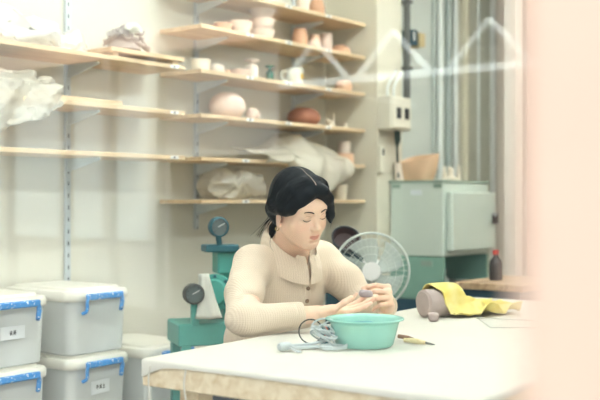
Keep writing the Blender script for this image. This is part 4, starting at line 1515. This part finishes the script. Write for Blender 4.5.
# strands lying on the cap
htree = BVHTree.FromPolygons([Vector(v) for v in hv], hf.tolist())
def on_hair(p, lift):
    w = Vector(hw(*p))
    co, nrm, ix, ds = htree.find_nearest(w)
    if co is None:
        return on_person(w)
    out = (co - Vector(hw(0, -.03, .02))).normalized()
    if nrm.dot(out) < 0:
        nrm = -nrm
    return on_person(co + nrm * lift)
random.seed(2)
sb = MB()
def strand(path, r, lift):
    pts = smooth_curve([Vector(q) for q in path], 5)
    w = [on_hair(q, lift) for q in pts]
    n = len(w)
    sb.tube(w, [r * (.35 + .65 * math.sin(PI * min(1, (i + 1) / n * .9 + .08))) for i in range(n)], 5)
for side in (-1, 1):
    for i in range(95):
        t = random.random()
        y0 = .070 - .125 * t
        z0 = .100 + .030 * math.sin(PI * min(1, t * 1.05) * .62)
        j = lambda s_: random.uniform(-s_, s_)
        f = random.random()
        st = (side * .006, y0, z0 + .01)
        m1 = (side * (.052 + j(.004)), y0 * .75 - .008 + j(.006), .085 + j(.006) - .012 * t)
        m2 = (side * (.080 + j(.003)), .020 - .075 * t + j(.008), .030 - .012 * t + j(.01))
        en = (side * (.044 + j(.012)), -.088 + j(.010), -.026 + j(.016) - .01 * t)
        if side < 0 and t < .28:
            m2 = (side * .073, .055 + j(.006), .020 + j(.008))
            en = (side * .074, .062 + j(.005), -.020 + j(.006))
        strand([st, m1, m2, en], random.uniform(.0008, .0015), random.uniform(-.0010, .0002))
sb.build('hair_strands', M_hair, hair)
# pale line of the parting
pp_ = [Vector(hw(.006 - .008 * t, .074 - .10 * t, .2)) for t in [i / 12 for i in range(13)]]
pl_ = []
for q in pp_:
    hit = htree.ray_cast(q, Vector(-HU), .3)
    if hit[0] is not None:
        pl_.append(hit[0] + Vector(HU) * .0016 - Vector(BASE))
MB().tube(pl_, [.0016 - .0012 * i / len(pl_) for i in range(len(pl_))], 8).build('parting', mat('scalp', (150, 132, 122), .7, .03), hair)
# loose wisps at the nape and in front of the ear
wb = MB()
def wisp(pts, r):
    c = smooth_curve([Vector(hw(*q)) - Vector(BASE) for q in pts], 7)
    wb.tube(c, [r * (1 - .8 * i / (len(c) - 1)) for i in range(len(c))], 5)
random.seed(8)
for i in range(16):
    a, b_ = random.uniform(-1, 1), random.uniform(0, 1)
    wisp([(.03 + .02 * a, -.085, -.045), (.045 + .02 * a, -.100 - .02 * b_, -.085), (.060 + .035 * a, -.115 - .03 * b_, -.120 - .03 * b_)], .0014)
wisp([(.078, -.014, -.030), (.084, -.020, -.070), (.090, -.016, -.110), (.080, -.006, -.135)], .0011)
wisp([(-.074, .058, .0), (-.077, .066, -.03), (-.072, .070, -.050)], .0013)
wb.build('loose_strands', M_hair, hair)
# earring
M_gold = mat('small_gold_earring', (220, 196, 140), .25, .02, metal=.8)
c = Vector(hw(.0755, -.006, -.058)) - Vector(BASE)
MB().tube([c + Vector((math.cos(2 * PI * i / 20) * .0055, 0, math.sin(2 * PI * i / 20) * .0055)) for i in range(20)], .0011, 6, True).build('earring', M_gold, person)

# --- sweater
M_sw, nt, p_ = new_mat('cream_knit')
p_.inputs['Roughness'].default_value = .9
p_.inputs['Specular IOR Level'].default_value = .15
p_.inputs['Sheen Weight'].default_value = .25
tc = nt.nodes.new('ShaderNodeTexCoord')
w1 = nt.nodes.new('ShaderNodeTexWave')
w1.inputs['Scale'].default_value = 48
w1.inputs['Distortion'].default_value = 1.2
w1.inputs['Detail Scale'].default_value = 2
mp = nt.nodes.new('ShaderNodeMapping')
mp.inputs['Rotation'].default_value = (0, 0, -YAW)
w2 = nt.nodes.new('ShaderNodeTexWave')
w2.bands_direction = 'Z'
w2.inputs['Scale'].default_value = 60
w2.inputs['Distortion'].default_value = .8
mm = nt.nodes.new('ShaderNodeMath')
mm.operation = 'MULTIPLY_ADD'
mm.inputs[1].default_value = .55
bp = nt.nodes.new('ShaderNodeBump')
bp.inputs['Strength'].default_value = .18
bp.inputs['Distance'].default_value = .004
rp = nt.nodes.new('ShaderNodeValToRGB')
rp.color_ramp.elements[0].color = srgb(220, 201, 178)
rp.color_ramp.elements[1].color = srgb(230, 213, 191)
nt.links.new(tc.outputs['Object'], mp.inputs['Vector'])
nt.links.new(mp.outputs['Vector'], w1.inputs['Vector'])
nt.links.new(tc.outputs['Object'], w2.inputs['Vector'])
nt.links.new(w2.outputs['Fac'], mm.inputs[0])
nt.links.new(w1.outputs['Fac'], mm.inputs[2])
nt.links.new(mm.outputs[0], bp.inputs['Height'])
nt.links.new(mm.outputs[0], rp.inputs['Fac'])
nt.links.new(rp.outputs['Color'], p_.inputs['Base Color'])
nt.links.new(bp.outputs['Normal'], p_.inputs['Normal'])

fw = Field((-.42, 2.78, .42), (.42, 3.62, 1.06), .0036)
fw.ell(SC + BU2 * -.10, (.163, .116, .165), BM, .03)
fw.ell(SC + BU2 * -.27 - BF * .02, (.165, .128, .185), BM, .04)
fw.ell(HIP - BF * .01, (.175, .140, .120), BM, .05)
for s_ in (SR, SL):
    fw.cone(NB - BU * .045, s_, .050, .058, .03)
CR_, CL_ = WR + (ER - WR) * .30, WL + (EL - WL) * .12
def sleeve(S, E, Wc, r):
    mid = (S + E) / 2 + (BR if S is SR else -BR) * .014 - BU * .004
    fw.cone(S, mid, r[0], r[1], .025)
    fw.cone(mid, E, r[1], r[2], .025)
    fw.cone(E, Wc, r[2] * .98, r[3], .022)
sleeve(SR, ER, CR_, (.060, .056, .048, .038))
sleeve(SL, EL, CL_, (.062, .058, .050, .037))
# deep creases at the elbow and under the arm
def crease(a, b, r, k=.014):
    fw.cone(a, b, r, r * .6, k, 's')
fw.cone(ER + np.array((.055, -.050, .030)), ER + np.array((.040, -.02, .062)), .007, .005, .02, 's')
fw.cone(ER + np.array((.045, .060, .05)), ER + np.array((-.01, .03, .085)), .010, .006, .03, 's')
def folds(p):
    x = (p - SC) @ np.stack([BR, BF, BU], 1)
    a, b_, c_ = x[..., 0], x[..., 1], x[..., 2]
    f = np.sin(34 * c_ + 22 * a + 3 * np.sin(14 * b_)) * .0022 + np.sin(21 * a - 26 * c_ + 11 * b_) * .0022 + np.sin(58 * c_ - 30 * b_ + 17 * a + 2 * np.sin(20 * a)) * .0013
    return f.astype(np.float32)
fw.put(folds, fw.lo, fw.lo + fw.h * fw.n, .01, 'add')
# the sleeves end squarely at the wrists; the neck is left open for the collar
def cut(c, n, r):
    n = np.array(n) / np.linalg.norm(n)
    def fn(p):
        q = p - c
        t = q @ n
        rad = np.linalg.norm(q - t[..., None] * n, axis=-1)
        return np.maximum(-t, np.maximum(rad - r, t - .07))
    fw.put(fn, np.array(c) - .09, np.array(c) + .09, .004, 's')
cut(CR_, WR - ER, .06)
cut(CL_, WL - EL, .055)
nk = SC + BF * .020 - BU * .005
fw.cone(nk, nk + BU * .20, .060, .074, .012, 's')
sv, sf_ = fw.mesh()
sweater = field_object('sweater', sv, sf_, M_sw, person, BASE)
stree = BVHTree.FromPolygons([Vector(v) for v in sv], sf_.tolist())
# cuffs
def cuff(E, Wp, c, r, name='cuff'):
    a = (Wp - E) / np.linalg.norm(Wp - E)
    R = Vector(a).to_track_quat('Z', 'Y').to_matrix()
    prof = [(r * .80, .022), (r * .98, .024), (r * 1.03, .018), (r * 1.04, .0), (r * 1.02, -.018), (r * .85, -.020)]
    MB().lathe(prof, 40, Vector(c) - Vector(BASE), R).build(name, M_sw, sweater)
cuff(ER, WR, CR_, .0385)
cuff(EL, WL, CL_, .0365)
# collar: a standing knit collar, open at the front
def collar(u, v):
    # u round the neck from one side of the opening to the other, v up the outside, over, down the inside
    gap = .02 + .07 * min(v * 2, 1)
    a = gap + (2 * PI - 2 * gap) * u
    hgt = .066 + .012 * (1 - math.cos(a)) * .5
    if v <= .5:
        k, rr = v / .5, 0.0
    else:
        k, rr = 1 - (v - .5) / .5, -.006
    c0 = SC + np.array((0, 0, -.012)) + BF * .026
    c1 = SC + np.array((0, 0, .074)) + BF * .030
    c = c0 + (c1 - c0) * k
    rad_f = (.098 - .018 * k + .006 * math.sin(PI * k) + rr)
    rad_r = (.104 - .022 * k + .005 * math.sin(PI * k) + rr)
    ff, r_ = math.cos(a), math.sin(a)
    wob = 1 + .02 * math.sin(3 * a + 2) * k
    z = c[2] - (.060 + .010 * k) * ff
    p = c + BF * ff * rad_f * wob + BR * r_ * rad_r * wob
    p[2] = z + (.012 * k if ff > .9 else 0)
    return Vector(p) - Vector(BASE)
MB().grid(collar, 72, 19).build('collar', M_sw, sweater, angle=80)
# button placket following the chest
def chest(z, side, off=.003):
    o = SC + BR * side + BF * .30
    o = np.array((o[0], o[1], z))
    h = stree.ray_cast(Vector(o), Vector(-BF), .5)
    return (h[0] if h[0] is not None else Vector(SC + BF * .11)) + Vector(BF) * off
PZ0, PZ1 = .900, .775
PS = -.012
def plk(u, v):
    z = PZ0 + (PZ1 - PZ0) * u
    e = .003 if .08 < v < .92 else -.002
    return chest(z, PS + .034 * (v - .5), e) - Vector(BASE)
placket = MB().grid(plk, 40, 12).build('placket', M_sw, sweater, angle=80)
M_btn = mat('brown_button', (150, 124, 100), .35, .06, 30)
for z in (.893, .858, .818):
    c = chest(z, PS, .0045) - Vector(BASE)
    R = Vector(BF * .95 + BU * .05).to_track_quat('Z', 'Y').to_matrix()
    bt = MB().lathe([(0, -.002), (.0062, -.002), (.0070, .0), (.0066, .002), (.0045, .0014), (0, .0014)], 24, c, R).build('button', M_btn, sweater)
# --- trousers and shoes (under the table)
M_tr = mat('dark_trousers', (70, 78, 88), .9, .06, 20)
M_shoe = mat('white_shoes', (226, 222, 214), .6, .03)
ft = Field((-.45, 2.70, .0), (.40, 3.62, .62), .009)
for sg in (1, -1):
    h0 = HIP + BR * .085 * sg - BU * .005
    kn = h0 + BF * .40 + BR * .03 * sg
    kn[2] = .49
    an = kn + BF * .02 - BU * .40
    ft.cone(h0, kn, .088, .062, .04)
    ft.cone(kn, an, .062, .046, .02)
ft.ell(HIP - BU * .01, (.172, .130, .095), np.stack([BR, BF, BU], 1), .04)
tv, tf = ft.mesh()
field_object('trousers', tv, tf, M_tr, person, BASE)
for sg in (1, -1):
    kn = HIP + BR * .115 * sg + BF * .40
    f2 = Field(np.array((kn[0] - .25, kn[1] - .25, 0.0)), np.array((kn[0] + .25, kn[1] + .25, .16)), .006)
    a0 = np.array((kn[0], kn[1], .040)) + BF * .00
    f2.cone(a0, a0 + BF * .15 - BU * .008, .038, .031, .02)
    f2.cone(a0, a0 + BU * .06, .036, .038, .02)
    v_, q_ = f2.mesh()
    field_object('shoe', v_, q_, M_shoe, person, BASE)
# the clay being shaped between the hands
cp = np.array((.198, 2.985, .862))
o = MB().add(*((lambda c: (c.v, c.f))(crumple(.042, .026, .024, 31, .004, (24, 16))))).build('clay_piece', mat('pinched_grey_clay', (176, 166, 168), .7, .05, 30), loc=tuple(cp - np.array((0, 0, .012))), rotz=.4)
tag(o, 'small grey clay piece held between the potter\'s hands', 'clay')

# ------------------------------------------------------------------ names for the setting
for nm, lab, cat in (('floor', 'grey concrete studio floor', 'floor'), ('ceiling', 'white studio ceiling above the added strip lights', 'ceiling'),
                     ('wall_left', 'long cream wall carrying the pottery shelves', 'wall'), ('wall_back', 'far end wall behind the peach panel', 'wall'),
                     ('wall_right', 'side wall opposite the shelves', 'wall'), ('wall_column', 'cream column at the end of the shelves, breaker box on it', 'column'),
                     ('wall_front', 'short street wall beside the big window', 'wall'), ('street', 'paved street outside the window', 'ground'),
                     ('trim_1', 'pale grey wall behind the vertical pipes', 'wall'), ('trim_2', 'blurred peach window post close to the camera', 'post'),
                     ('trim_3', 'green-grey wall panel behind the white pipes', 'panel'), ('trim_4', 'white door frame post beside the pipes', 'door frame'),
                     ('trim_5', 'peach partition beyond the white door frame', 'wall'), ('trim_6', 'low plinth under the lower bin stack', 'plinth'),
                     ('trim_10', 'raised plinth under the two left bin stacks', 'plinth'), ('trim_7', 'lintel above the street window', 'lintel'),
                     ('trim_8', 'sill below the street window', 'sill'), ('window_1', 'large street window pane in front of the potter', 'window'),
                     ('window_2', 'street window pane beyond the peach post', 'window')):
    o = bpy.data.objects.get(nm)
    if o:
        o['label'], o['category'] = lab, cat
